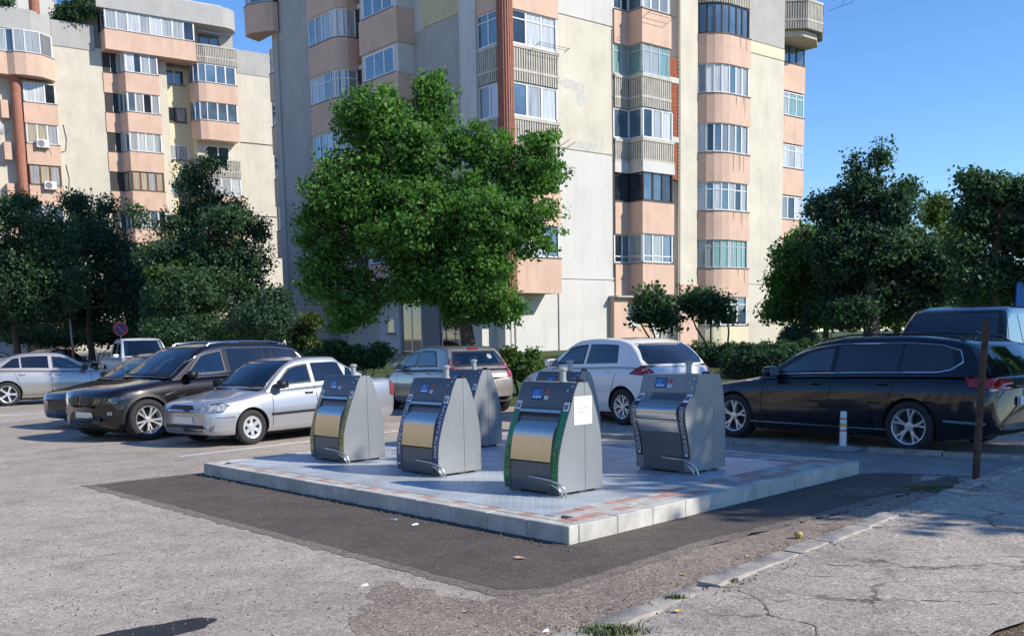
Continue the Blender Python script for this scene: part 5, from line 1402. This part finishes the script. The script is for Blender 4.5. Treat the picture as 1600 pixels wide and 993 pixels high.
# ---------------------------------------------------------------- trees and shrubs
LEAF_MAPLE = leafm('maple leaves', (.038, .115, .028), (.15, .29, .065), .38)
LEAF_ASH = leafm('ash leaves', (.036, .080, .046), (.08, .15, .068), .32)
LEAF_LITE = leafm('light leaves', (.04, .085, .022), (.13, .19, .045), .35)
LEAF_DARK = leafm('dark leaves', (.032, .072, .050), (.066, .12, .068), .32)
LEAF_OLIVE = leafm('olive leaves', (.035, .065, .02), (.10, .14, .035), .3)
BARK = mat('bark', (.085, .065, .05), .95, var=.35, sc=14, bmp=.8, bsc=30)
def foliage(name, blobs, n, size, m, parent, seed=1, clump=26, sig=.22, droop=.0, kind=None, shell=.55, floor=None):
    """n small folded leaves gathered in clumps inside the listed ellipsoids (cx,cy,cz,rx,ry,rz)"""
    R = np.random.default_rng(seed)
    B = np.array(blobs, float); wgt = (B[:, 3]*B[:, 4]*B[:, 5])**(2/3); wgt /= wgt.sum()
    nc = max(1, n//clump); bi = R.choice(len(B), nc, p=wgt)
    d = R.normal(size=(nc, 3)); d /= np.linalg.norm(d, axis=1)[:, None]
    rr = R.uniform(0, 1, nc)**(1-shell)*R.uniform(.88, 1.08, nc)
    cc = B[bi, :3]+d*B[bi, 3:]*rr[:, None]
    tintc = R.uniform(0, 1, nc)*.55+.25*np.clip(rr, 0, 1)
    idx = np.repeat(np.arange(nc), clump); N_ = len(idx)
    s = R.uniform(.5, 1.3, nc)[idx]*sig
    p = cc[idx]+np.clip(R.normal(size=(N_, 3)), -1.5, 1.5)*s[:, None]*np.array([1, 1, .65])
    p[:, 2] -= droop*np.abs(R.normal(size=N_))
    if floor is not None: p[:, 2] = np.maximum(p[:, 2], floor)
    out = d[idx]*.55+R.normal(size=(N_, 3))*.75+np.array([0, 0, .45]); out /= np.linalg.norm(out, axis=1)[:, None]
    t = np.cross(out, R.normal(size=(N_, 3))); t /= np.linalg.norm(t, axis=1)[:, None]+1e-9
    b = np.cross(out, t); sz = size*R.uniform(.6, 1.35, N_)
    l = sz[:, None]; V = np.empty((N_, 4, 3))
    V[:, 0] = p-t*l*.55; V[:, 1] = p+b*l*.36+out*l*.10; V[:, 2] = p+t*l*.55-out*l*.10; V[:, 3] = p-b*l*.36+out*l*.10
    me = bpy.data.meshes.new(name); me.vertices.add(N_*4); me.vertices.foreach_set('co', V.reshape(-1).astype(np.float32))
    me.loops.add(N_*4); me.loops.foreach_set('vertex_index', np.arange(N_*4, dtype=np.int32))
    me.polygons.add(N_); me.polygons.foreach_set('loop_start', np.arange(0, N_*4, 4, dtype=np.int32)); me.polygons.foreach_set('loop_total', np.full(N_, 4, dtype=np.int32))
    a = me.attributes.new('tint', 'FLOAT', 'POINT')
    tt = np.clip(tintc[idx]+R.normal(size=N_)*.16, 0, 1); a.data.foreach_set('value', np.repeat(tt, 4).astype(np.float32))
    me.materials.append(m); me.update(calc_edges=True); me.validate()
    return link(name, me, parent, kind)
def tree(name, label, loc, trunk, blobs, n, size, m, seed=1, group=None, cat='tree', r0=.2, branches=True, **k):
    """trunk: list of (x,y,z) relative to loc; blobs relative to loc too"""
    t = thing(name, label, cat, loc, 0, group); r = random.Random(seed)
    mb = MB(); kk = len(trunk); mb.tube(trunk, [r0*(1-.55*i/(kk-1))*(1.35 if i == 0 else 1) for i in range(kk)], 10)
    mb.build('trunk', BARK, t, smooth=60)
    if branches:
        lb = MB(); tp = [Vector(p) for p in trunk]
        for b in blobs:
            c = Vector(b[:3]); s = tp[-1] if r.random() < .6 else tp[-2].lerp(tp[-1], r.uniform(.3, 1))
            mid = s.lerp(c, .5)+Vector((r.gauss(0, .12), r.gauss(0, .12), .1))
            lb.tube([s, mid, c], [r0*.38, r0*.22, r0*.08], 6)
            for q in range(3):
                e = c+Vector((r.gauss(0, 1)*b[3]*.6, r.gauss(0, 1)*b[4]*.6, abs(r.gauss(0, 1))*b[5]*.6)); lb.tube([mid.lerp(c, .5), (mid+e)/2+Vector((0, 0, .1)), e], [r0*.13, r0*.08, r0*.03], 4)
        lb.build('limbs', BARK, t, smooth=60)
    foliage('crown', blobs, n, size, m, t, seed, **k)
    return t
# maple in front of the block.  57.9 px per metre in the 1600 px picture at this depth
Y = 27.5
def mp(px, py, dy, rx, rz, ry=None):
    # relative blob from sizes read off the picture, turned once into metres
    X = (px-800)/57.9; Z = 1.65+(527-.019*(px-800)-py)/57.9
    return (X+1.07, dy, Z-zg-.25, rx/57.9*.90, (ry or rx)/57.9*.9, rz/57.9*.88)
zg = terr(-1.07, Y)
blobs = [mp(690, 170, .2, 42, 62), mp(600, 190, -.3, 62, 58), mp(650, 240, 0, 85, 70), mp(760, 230, .3, 60, 45), mp(840, 260, .2, 58, 50), mp(560, 290, -.5, 70, 60), mp(530, 360, .2, 60, 55),
         mp(510, 420, -.2, 42, 48), mp(560, 450, .2, 60, 52), mp(650, 340, -.7, 90, 75), mp(750, 330, -.6, 85, 70), mp(830, 340, 0, 60, 60), mp(660, 430, .1, 75, 40), mp(745, 420, -.5, 80, 62),
         mp(790, 470, .1, 38, 35), mp(730, 470, .3, 50, 26), mp(545, 490, -.1, 28, 22), mp(620, 300, .9, 90, 80), mp(770, 320, 1.0, 90, 80), mp(700, 380, 1.2, 120, 60), mp(855, 225, .1, 36, 26), mp(500, 330, .1, 26, 28), mp(685, 140, .2, 16, 24)]
tree('maple_tree', 'big round maple with bright green leaves between the two hatchbacks and the block', (-1.07, Y, zg),
     [(.12, 0, -.2), (.08, 0, .4), (.0, 0, 1.1), (-.12, .05, 1.9), (-.2, .1, 3.0), (-.1, .1, 4.2)], blobs, 112000, .105, LEAF_MAPLE, 3, r0=.25, clump=40, sig=.17, shell=.60)
# dark ash trees on the left
def rb(px, py, s, x0, yb_, zg, rx, rz, dy=0):
    X = (px-800)/s; Z = 1.65+(525-.019*(px-800)-py)/s
    return (X-x0, dy, Z-zg, rx/s, rx/s, rz/s)
def pxtree(cx, D_, specs, label, n, size, m, seed, r0=.22, name='ash_tree', tz=2.5, group='dark trees in front of the left block', **k):
    s = 1592.0/D_; x0 = (cx-800)/s; zg_ = terr(x0, D_); r = random.Random(seed)
    bl = [rb(px, py+rz*.08, s, x0, 0, zg_, rx*.88, rz*.88, r.uniform(-.35, .35)*rx/s*2) for px, py, rx, rz in specs]
    return tree(name, label, (x0, D_, zg_), [(0, 0, -.2), (.05, 0, tz*.5), (-.05, .05, tz), (.1, 0, tz*1.7)], bl, n, size, m, seed, group, r0=r0, **k)
pxtree(35, 50, [(20, 340, 50, 38), (80, 360, 60, 50), (-20, 400, 70, 60), (40, 430, 80, 60), (110, 440, 60, 55), (10, 490, 60, 35), (60, 320, 25, 20), (70, 480, 60, 36), (95, 390, 45, 40)], 'dark broad tree at the left edge behind the silver beige saloon', 42000, .15, LEAF_ASH, 21, clump=28, sig=.30)
pxtree(150, 56, [(150, 360, 45, 45), (120, 400, 55, 50), (190, 380, 45, 35), (160, 450, 70, 60), (220, 430, 50, 60), (240, 480, 50, 45), (140, 320, 25, 20), (190, 330, 22, 20), (110, 490, 60, 30)], 'dark tree above the pickup and the thin orange post', 38000, .16, LEAF_DARK, 22, clump=28, sig=.32)
pxtree(330, 46, [(320, 285, 36, 32), (340, 320, 60, 30), (290, 350, 45, 28), (380, 350, 50, 30), (330, 390, 80, 38), (400, 410, 55, 45), (270, 400, 45, 40), (340, 450, 85, 48), (410, 470, 45, 45), (280, 470, 50, 50), (420, 360, 22, 20), (355, 260, 22, 18), (330, 510, 90, 30), (240, 340, 24, 18)], 'tall dark ash with feathery layered branches left of the nearer block', 50000, .13, LEAF_ASH, 23, clump=30, sig=.24, droop=.12)
pxtree(275, 44.5, [(275, 445, 26, 18), (300, 465, 16, 14), (262, 430, 14, 10), (290, 420, 14, 16)], 'small yellow-green sapling among the dark trees', 3500, .16, LEAF_LITE, 24, r0=.05, tz=1.5, clump=16, sig=.2)
pxtree(430, 42, [(430, 500, 40, 30), (395, 500, 40, 30), (440, 470, 22, 26)], 'dark bush filling the gap under the ash beside the block', 14000, .12, LEAF_DARK, 25, r0=.08, tz=1.0, clump=18, sig=.25, name='shrub', cat='shrub')
def bank(px, D_, specs, label, n, seed):
    return pxtree(px, D_, specs, label, n, .16, LEAF_ASH, seed, name='shrub', cat='shrub', r0=.06, tz=.6, clump=20, sig=.28, group='dark shrubs under the trees in front of the left block')
bank(60, 60, [(40, 520, 40, 16), (80, 525, 34, 16), (20, 500, 30, 14)], 'dark shrubs under the leftmost tree', 9000, 27)
bank(160, 62, [(130, 525, 34, 18), (180, 520, 40, 20), (220, 525, 30, 18)], 'dark shrubs under the tree above the pickup', 10000, 28)
bank(270, 60, [(250, 520, 40, 22), (300, 515, 40, 24), (340, 520, 34, 20)], 'dark shrubs left of the feathery ash trunk', 10000, 29)
bank(400, 55, [(370, 520, 34, 20), (420, 520, 34, 20)], 'dark shrubs right of the feathery ash trunk', 8000, 30)
# roof terrace shrubs
for (lx, ly, sz, sd, lb) in ((-1.9, .0, 1.0, 31, 'dark shrub growing on the roof terrace of the left block'), (-6.9, -.3, .7, 32, 'shrub at the left end of the roof terrace')):
    p = local(D_LOC, D_ROT, lx, ly)
    tree('roof_shrub', lb, (p[0], p[1], 23.9), [(0, 0, -.3), (0, 0, .3), (0, 0, .8)], [(0, 0, .9*sz, 1.5*sz, .8*sz, .8*sz), (.5*sz, 0, 1.6*sz, .9*sz, .6*sz, .6*sz), (-.9*sz, 0, .5*sz, .8*sz, .5*sz, .5*sz)], 5000, .15, LEAF_ASH, sd, cat='shrub', r0=.06, clump=16, sig=.2)
# small trees by the sunlit wall
def smalltree(px, D_, stems, specs, label, seed, n=2700, m=LEAF_ASH):
    s = 1592.0/D_; x0 = (px-800)/s; zg_ = terr(x0, D_)
    t = thing('small_tree', label, 'tree', (x0, D_, zg_), 0, 'small trees by the sunlit wall')
    mb = MB()
    for st in stems: mb.tube([((a-px)/s, 0, 1.65+(521-b)/s-zg_) for a, b in st], [.035, .03, .022, .015][:len(st)], 6)
    mb.build('trunk', BARK, t, smooth=60)
    foliage('crown', [rb(a, b, s, x0, 0, zg_, c, d) for a, b, c, d in specs], n, .14, m, t, seed, clump=12, sig=.24, shell=.35)
smalltree(1030, 36, [[(1030, 545), (1022, 515), (1005, 490)], [(1030, 545), (1035, 515), (1045, 485)], [(1028, 545), (1012, 520), (1000, 500)]], [(1022, 478, 30, 26), (1040, 500, 22, 18), (1010, 495, 18, 14), (1025, 458, 14, 10)], 'small multi-stemmed tree in front of the white meter boxes', 41)
smalltree(1110, 36, [[(1110, 545), (1090, 515), (1080, 490)], [(1112, 545), (1112, 515), (1115, 485)], [(1138, 545), (1140, 520), (1136, 495)]], [(1082, 475, 22, 22), (1115, 480, 26, 24), (1100, 462, 14, 8), (1135, 490, 12, 12)], 'small tree with slanting bare stems in front of the ground-floor window', 42)
# right-hand trees
pxtree(1360, 33, [(1365, 262, 14, 34), (1340, 300, 34, 36), (1325, 265, 10, 20), (1310, 330, 50, 40), (1385, 330, 40, 45), (1350, 380, 85, 50), (1420, 390, 55, 48), (1300, 400, 50, 50), (1370, 440, 90, 52), (1440, 450, 60, 50), (1410, 300, 16, 26), (1330, 480, 60, 34), (1450, 400, 50, 36), (1480, 430, 40, 40), (1400, 470, 70, 34)], 'tall dense dark tree behind the black estate car', 66000, .115, LEAF_DARK, 51, clump=30, sig=.20, group='trees on the right', r0=.26)
pxtree(1255, 35, [(1262, 370, 34, 24), (1230, 400, 36, 28), (1255, 430, 45, 32), (1215, 440, 22, 22), (1235, 475, 40, 26), (1290, 440, 30, 45), (1280, 485, 30, 20), (1205, 480, 16, 14)], 'lighter green tree with drooping branches against the cream wall', 17000, .12, LEAF_MAPLE, 52, clump=26, sig=.19, droop=.15, group='trees on the right', r0=.14)
pxtree(1550, 27, [(1530, 300, 34, 24), (1575, 310, 44, 30), (1620, 300, 40, 34), (1510, 340, 24, 22), (1560, 350, 40, 26), (1600, 370, 50, 40), (1510, 390, 26, 20), (1545, 420, 40, 26), (1590, 440, 46, 34), (1640, 380, 60, 60), (1512, 445, 30, 30), (1508, 285, 14, 12)], 'full green tree at the right edge, over the roof of the pale off-roader', 44000, .11, LEAF_ASH, 53, clump=28, sig=.21, group='trees on the right', r0=.20, shell=.5)
pxtree(1465, 60, [(1460, 330, 26, 34), (1475, 380, 34, 40), (1450, 440, 40, 50), (1500, 430, 30, 40)], 'pale green tree far behind, between the dark tree and the one at the right edge', 14000, .2, LEAF_LITE, 54, clump=18, sig=.4, group='trees on the right', r0=.2)
for i, (px, D_, h) in enumerate(((1210, 75, 60), (1290, 85, 55), (1400, 80, 70), (1500, 78, 75), (1570, 72, 90), (1650, 75, 80), (1720, 70, 90))):
    pxtree(px, D_, [(px, 510-h*.5, 55, h*.5), (px-30, 500-h*.3, 45, h*.4), (px+30, 495-h*.3, 45, h*.45)], ['distant tree just right of the end bay', 'distant tree behind the trunk of the dark tree', 'distant tree seen under the dark tree', 'distant tree behind the fence-side hedge', 'distant tree above the pale off-roader', 'distant tree at the right edge behind the blue panel', 'distant tree beyond the right edge'][i], 5000, .35, LEAF_ASH, 60+i, clump=16, sig=.5, group='distant trees on the right')
for i, (px, D_) in enumerate(((1300, 52), (1380, 50), (1440, 48))):
    pxtree(px, D_, [(px, 490, 30, 16), (px+20, 500, 26, 12)], ['sunlit bush seen left of the dark trunk', 'sunlit bush seen right of the dark trunk', 'sunlit bush behind the short rusty stake'][i], 2200, .2, LEAF_LITE, 70+i, name='bush', cat='bush', r0=.04, tz=.4, clump=14, sig=.25, group='sunlit bushes under the trees')
# clipped ball bush and hedges
t = thing('ball_bush', 'dark clipped ball-shaped bush at the foot of the cream wall', 'bush', (9.4, 33.5, terr(9.4, 33.5)))
MB().tube([(0, 0, -.1), (0, 0, .4)], .05, 6).build('stem', BARK, t); foliage('crown', [(0, 0, .62, .58, .55, .5), (0, 0, .6, .35, .35, .35)], 7000, .07, LEAF_DARK, t, 71, clump=10, sig=.07, shell=.9)
def hedge(a, b, w_, h, label, n, seed, m=LEAF_ASH, z=None):
    a = Vector(a); b = Vector(b); L = (b-a).length; c = (a+b)/2
    zg_ = terr(c.x, c.y) if z is None else z
    t = thing('hedge', label, 'hedge', (c.x, c.y, zg_), math.atan2((b-a).y, (b-a).x))
    k = max(2, int(L/.35)); bl = [(-L/2+L*(i+.5)/k, rnd.uniform(-.05, .05), h*.55, .32, w_/2, h*.48*rnd.uniform(.92, 1.08)) for i in range(k)]
    foliage('leaves', bl, n, .07, m, t, seed, clump=12, sig=.06, shell=.85, kind=None)
    MB().box(-L/2+.1, L/2-.1, -w_*.22, w_*.22, -.1, h*.8).build('twigs', mat('hedge heart', (.03, .028, .018), .95), t)
    return t
hedge((6.0, 28.6), (12.5, 25.4), .8, .85, 'long clipped hedge behind the black estate car', 26000, 81)
hedge((5.2, 31.8), (12.0, 29.5), .7, .8, 'second clipped hedge nearer the sunlit wall', 16000, 82)
# loose shrubs by the wall left and right of the maple
def shrub(px, D_, specs, label, n, seed, m, size=.10, group=None, name='shrub'):
    s = 1592.0/D_; x0 = (px-800)/s; zg_ = terr(x0, D_)
    t = thing(name, label, 'shrub', (x0, D_, zg_), 0, group)
    bl = [rb(a, b, s, x0, 0, zg_, c, d, rnd.uniform(-.3, .3)) for a, b, c, d in specs]
    mb = MB()
    for q in bl: mb.tube([(q[0]*.4, 0, -.1), (q[0]*.8, q[1], q[2]*.6), q[:3]], [.02, .015, .006], 5)
    mb.build('stems', BARK, t); foliage('leaves', bl, n, size, m, t, seed, clump=12, sig=.11)
shrub(820, 26.5, [(805, 570, 24, 18), (830, 575, 24, 18), (845, 590, 20, 12), (800, 552, 10, 10), (835, 552, 8, 8), (790, 590, 14, 12)], 'sunlit leafy shrub between the champagne and white hatchbacks', 7000, 91, LEAF_LITE)
shrub(555, 29, [(510, 560, 26, 14), (545, 555, 30, 16), (580, 560, 26, 14), (530, 540, 16, 10), (600, 548, 18, 12), (490, 570, 18, 12)], 'flowering shrubs growing along the shaded wall left of the champagne hatchback', 9000, 92, LEAF_ASH)
shrub(480, 33, [(480, 525, 22, 20), (495, 505, 18, 16), (470, 550, 22, 14), (510, 545, 16, 14)], 'tall loose shrub at the dark corner beside the nearer block', 6000, 93, LEAF_OLIVE)
# off to the right of the frame: the row of street trees whose shade falls on the estate car and the pad
for i, (x, y, h, lab) in enumerate(((13.5, 9.9, 7.6, 'street tree right of the picture, nearest the black estate car'), (15.8, 14.2, 7.8, 'street tree right of the picture, second in the row'), (13.8, 7.5, 6.9, 'street tree right of the picture, nearest the viewer'), (20.5, 8.6, 9.5, 'street tree right of the picture, farther back'), (19.5, 20.5, 8.2, 'street tree right of the picture, behind the off-roader'))):
    rr_ = random.Random(100+i); bl = []
    for q in range(15):
        a = rr_.uniform(0, 6.28); d = rr_.uniform(.3, 2.3); bl.append((d*math.cos(a), d*math.sin(a), h+rr_.uniform(-2.8, 1.9), rr_.uniform(.8, 1.3), rr_.uniform(.8, 1.3), rr_.uniform(.6, 1.0)))
    tree('street_tree', lab, (x, y, 0), [(0, 0, -.1), (.05, 0, h*.3), (0, .05, h*.6), (.1, 0, h*.9)], bl, 13000, .26, LEAF_MAPLE, 110+i, group='street trees off to the right', r0=.2, clump=18, sig=.32)

# ---------------------------------------------------------------- small things
RUST = mat('rusted steel', (.085, .048, .03), .85, var=.45, sc=9, bmp=.6, bsc=60, streak=.3)
t = thing('rusted_post', 'rusted steel post standing in the kerb in front of the black estate car', 'post', (4.99, 10.86, 0))
MB().tube([(0, 0, -.05), (.02, 0, .9), (.055, .01, 1.70)], [.039, .037, .035], 10).build('pipe', RUST, t, smooth=60)
MB().tube([(.051, .01, 1.60), (.056, .01, 1.715)], [.040, .039], 10).build('collar', RUST, t, smooth=60)
MB().prism([(-.16, -.10), (.12, -.14), (.19, .05), (.02, .13), (-.15, .09)], -.01, .03).build('footing', KERB_OLD, t)
t = thing('delineator_post', 'short white marker post with red and yellow bands on a round foot', 'bollard', (4.62, 14.12, .0))
mb = MB().lathe([(0, 0), (.26, 0), (.26, .02), (.1, .05), (0, .05)], 20); mb.build('base_plate', mat('grey rubber', (.3, .3, .29), .8), t, smooth=40)
MB().lathe([(.048, .05), (.046, .50), (.04, .53), (0, .53)], 16).build('tube', WHITEP, t, smooth=50)
for z0, z1, m in ((.42, .438, REDP), (.32, .36, mat('yellow reflective band', (.7, .48, .1), .4)), (.255, .275, REDP)):
    MB().lathe([(.0485, z0), (.0485, z1)], 16).build('band', m, t, smooth=50)
def sign(label, loc, h, rz, plate_r=.3, no_park=True, pole=.03):
    t = thing('road_sign', label, 'road sign', loc, rz)
    MB().tube([(0, .04, -.1), (0, .04, h+plate_r*.6)], pole, 8).build('pole', mat('galvanised pole', (.4, .41, .42), .4, .6), t, smooth=60)
    MB().lathe([(0, 0), (plate_r, 0), (plate_r, .012), (0, .012)], 28, 'y', c=(0, 0, h)).build('plate', mat('sign blue', (.03, .06, .22), .5), t, smooth=30)
    p = MB().lathe([(plate_r*.80, -.003), (plate_r*1.0, -.003)], 28, 'y', c=(0, 0, h)); p.build('rim_ring', REDP, t)
    c = .70*plate_r
    MB().add([(-c-.03, -.004, h+c-.03), (-c+.03, -.004, h+c+.03), (c+.03, -.004, h-c+.03), (c-.03, -.004, h-c-.03)], [(0, 1, 2, 3)]).build('slash', REDP, t)
    return t
sign('round blue and red no-parking sign above the pickup', (-18.6, 49.2, 0), 2.35, .1, .34)
sign('round blue sign with red rim on a thin post beside the maple', (.14, 28.2, terr(.14, 28.2)), 2.15, -.55, .28)
t = thing('marker_post', 'thin grey and orange post at the back left of the car park', 'post', (-21.5, 50.5, 0))
MB().tube([(0, 0, 0), (0, 0, 1.6)], .06, 8).build('lower_part', mat('orange paint', (.5, .13, .05), .6), t); MB().tube([(0, 0, 1.6), (-.05, 0, 3.1)], .05, 8).build('upper_part', GREYR, t)
t = thing('marker_post', 'short rusty stake in the grass behind the black estate car', 'post', (16.0, 40.0, terr(16, 40)))
MB().tube([(0, 0, 0), (.03, 0, 1.9)], .04, 6).build('rod', RUST, t)
# blue panel at the right edge
t = thing('blue_panel', 'bright blue advertising panel cut by the right edge, above the pale off-roader', 'sign', (13.05, 26.5, 0), -.15)
BLUEP = mat('advert blue', (.01, .19, .62), .35, var=.06); LBL = mat('advert light blue', (.12, .45, .8), .35)
MB().prism([(0, 0), (2.6, 0), (2.6, .12), (0, .12)], 1.5, 2.78).build('board', BLUEP, t)
vs = [(.62+.42*math.cos(a)*r, -.006, 2.15+.5*math.sin(a)*r) for r in (.78, 1) for a in [math.radians(60+i*15) for i in range(17)]]
MB().add(vs, [(i, i+1, i+18, i+17) for i in range(16)]).build('logo_arc', LBL, t)
for x in (.3, 2.3): MB().tube([(x, .08, 0), (x, .08, 1.5)], .05, 8).build('leg', GREYR, t)
# low green wire fence at the edge of the planting
gf = mat('green fence paint', (.02, .17, .06), .5)
t = thing('garden_fence', 'low green wire fence along the planting behind the hatchbacks', 'fence', (0, 0, 0))
P0 = Vector((-6.2, 27.2)); P1 = Vector((2.8, 25.4)); k = 9
for i in range(k+1):
    p = P0.lerp(P1, i/k); z = terr(p.x, p.y); MB().tube([(p.x, p.y, z-.1), (p.x, p.y, z+.75)], .022, 6).build('fence_post', gf, t)
for h in (.3, .5, .72):
    MB().tube([(P0.lerp(P1, i/k).x, P0.lerp(P1, i/k).y, terr(P0.lerp(P1, i/k).x, P0.lerp(P1, i/k).y)+h) for i in range(k+1)], .008, 5).build('wire', gf, t)
# fallen leaves, litter, a windfall apple and loose stones
lr = random.Random(12)
def leaf(x, y, z, c, lab, rot=None, s=.045):
    m = {'y': mat('yellow leaf', (.55, .45, .08), .7), 'b': mat('dry leaf', (.50, .36, .24), .8)}[c]
    a = rot if rot is not None else lr.uniform(0, 6)
    vs = [(-s, 0, .004), (-.3*s, .45*s, .012), (.5*s, .42*s, .006), (s*1.1, 0, .012), (.5*s, -.42*s, .016), (-.3*s, -.45*s, .008), (0, 0, .004)]
    o = MB().add(vs, [(0, 6, 1), (1, 6, 2), (2, 6, 3), (3, 6, 4), (4, 6, 5), (5, 6, 0)]).build('fallen_leaf', m, loc=(x, y, z), rot=a)
    tag(o, lab, 'leaf')
leaf(.05, 7.5, -.005, 'b', 'pale dry leaf lying on the fresh asphalt before the corner of the pad', s=.05)
leaf(1.18, 6.9, -.013, 'y', 'yellow leaf on the old asphalt left of the broken kerb', s=.03)
leaf(.95, 5.75, .05, 'y', 'yellow leaf on the cracked pavement beside the grass tuft', s=.035)
leaf(1.75, 7.45, -.013, 'b', 'curled dry leaf by the gap in the kerb', s=.05)
leaf(-.30, 6.05, -.013, 'b', 'small pale leaf on the old asphalt in the foreground', s=.03)
def scrap(x, y, z, sx, sy, m, lab, rot=0, nm='litter', h=.012):
    o = MB().add([(-sx, -sy, 0), (sx, -sy*.7, .002), (sx*.9, sy, h), (-sx*.8, sy, .004), (0, 0, h*1.2)], [(0, 1, 4), (1, 2, 4), (2, 3, 4), (3, 0, 4)]).build(nm, m, loc=(x, y, z), rot=rot); tag(o, lab, 'litter')
scrap(-1.10, 9.25, -.005, .05, .018, mat('blue plastic scrap', (.30, .38, .45), .4), 'blue-grey scrap against the dark side of the kerb', -.7)
scrap(-.88, 8.98, -.005, .035, .02, WHITEP, 'white paper scrap on the fresh asphalt near the kerb', .4)
scrap(-1.02, 6.78, -.013, .028, .014, WHITEP, 'white scrap on the old asphalt in front of the dark strip', .2)
scrap(.17, 5.62, -.013, .022, .02, WHITEP, 'white bottle cap in the foreground by the kerb', .1)
o = MB().lathe([(0, -.03), (.02, -.027), (.032, -.01), (.034, .005), (.026, .024), (.008, .028), (0, .022)], 14).build('fallen_apple', mat('yellow apple', (.42, .34, .10), .45, var=.3, sc=30), loc=(2.30, 8.08, .018), smooth=60); tag(o, 'small yellow windfall apple by the kerb line on the right', 'fruit')
# gritty loose stones on the asphalt and along the kerb foot
def grit(name, n, fn, lo, hi, m, seed):
    R = random.Random(seed); mb = MB()
    for i in range(n):
        x, y, z = fn(R); s = R.uniform(lo, hi); a = R.uniform(0, 3)
        c, q = math.cos(a)*s, math.sin(a)*s
        mb.add([(x+c, y+q, z), (x-q*.8, y+c*.8, z), (x-c, y-q, z), (x+q*.7, y-c*.7, z), (x, y, z+s*.8)], [(0, 1, 4), (1, 2, 4), (2, 3, 4), (3, 0, 4)])
    return mb.build(name, m, kind='stuff')
GR1 = mat('pale grit', (.36, .33, .30), .9, var=.3, sc=40); GR2 = mat('dark grit', (.10, .09, .08), .9, var=.3, sc=40)
def f1(R): return (R.uniform(-5, 3.2), 5+abs(R.gauss(0, 3.2)), -.012)
g1 = grit('loose_grit', 900, f1, .003, .010, GR1, 1); g1['label'] = 'pale loose grit scattered over the asphalt'; g1['category'] = 'gravel'
g2 = grit('dark_grit', 1800, f1, .003, .011, GR2, 2); g2['label'] = 'dark crumbs of tar scattered over the asphalt'; g2['category'] = 'gravel'
def f2(R):
    u = R.uniform(-.2, PL); p = pad(u, -abs(R.gauss(0, .09))-.01); return (p[0], p[1], -.006)
g3 = grit('kerb_rubble', 700, f2, .004, .018, GR2, 3); g3['label'] = 'dark rubble along the foot of the shaded pad kerb'; g3['category'] = 'gravel'
def f3(R):
    p = kp(R.uniform(-1, 7.5), R.uniform(-.22, .3)); return (p[0], p[1], .0 if R.random() < .5 else .05)
g4 = grit('kerb_grit', 900, f3, .004, .014, DIRT, 4); g4['label'] = 'earthy crumbs along the broken sidewalk kerb'; g4['category'] = 'gravel'
# grass tufts in the kerb
def tuft(x, y, z, r_, n, h, lab, seed):
    R = random.Random(seed); vs = []; fs = []
    for i in range(n):
        a = R.uniform(0, 6.28); d = abs(R.gauss(0, r_*.5)); px, py = x+d*math.cos(a), y+d*math.sin(a)*.6
        hh = h*R.uniform(.4, 1.1); b = R.uniform(0, 6.28); lx, ly = math.cos(b)*hh*.6, math.sin(b)*hh*.6; wx, wy = -math.sin(b)*.003, math.cos(b)*.003
        o = len(vs); vs += [(px-wx, py-wy, z), (px+wx, py+wy, z), (px+lx*.4+wx, py+ly*.4+wy, z+hh*.6), (px+lx*.4-wx, py+ly*.4-wy, z+hh*.6), (px+lx, py+ly, z+hh)]
        fs += [(o, o+1, o+2, o+3), (o+3, o+2, o+4)]
    t = MB().add(vs, fs).build('grass_tuft', mat('grass blade', (.10, .14, .045), .6, var=.35, sc=20), kind='stuff'); t['label'] = lab; t['category'] = 'grass'
tuft(.52, 5.36, .05, .22, 900, .04, 'bright grass tuft growing in the kerb at the bottom edge', 5)
tuft(.98, 6.05, .05, .08, 120, .03, 'small grass growing in the kerb joint', 6)
tuft(1.42, 6.45, .05, .05, 60, .025, 'tiny grass at the cracked kerb', 7)
tuft(4.3, 10.35, .01, .28, 420, .05, 'weeds at the foot of the rusted post', 8)

# ---- the block beyond the left edge of the picture: what the steel flaps and the car sides mirror
E_ROT = math.atan2(1, -.12)
E = thing('apartment_block', 'long beige apartment block beyond the left edge, seen mirrored in the steel flaps', 'apartment building', (-46, -20, 0), E_ROT)
MB().box(0, 62, 0, 12, 0, 16.5).build('main_wall', mat('beige render', (.38, .31, .205), .9, var=.1, sc=.5), E)
for k in range(6):
    MB().box(1, 61, -.05, -.001, 1.2+2.7*k+1.35, 1.2+2.7*k+1.5).build('slab_edge', PALE, E)
    for j in range(15):
        o = MB().box(2+4*j, 3.8+4*j, -.04, -.002, 1.2+2.7*k, 2.4+2.7*k).build('window', G_DARK, E)
sheet('verge', [(-43.5, -30), (-38, -30), (-44, 46), (-49, 46)], .01, GRASS_G, jag=.1, step=1)

for i, (x, y, h) in enumerate(((-41, 4, 3.0), (-41.5, 12, 3.6), (-42, 20, 2.8), (-40.5, -5, 3.4), (-43, 29, 3.2))):
    rr_ = random.Random(200+i)
    tree('roadside_tree', ['low tree before the beige block, nearest the camera side', 'second low tree before the beige block', 'middle low tree before the beige block', 'low tree before the beige block, behind the viewer', 'farthest low tree before the beige block'][i], (x, y, 0), [(0, 0, 0), (0, 0, h*.5), (0, 0, h)],
         [(rr_.uniform(-1.6, 1.6), rr_.uniform(-2, 2), h*rr_.uniform(.5, 1.1), 1.3, 1.5, 1.0) for q in range(6)], 2600, .34, LEAF_MAPLE, 210+i, clump=14, sig=.4)
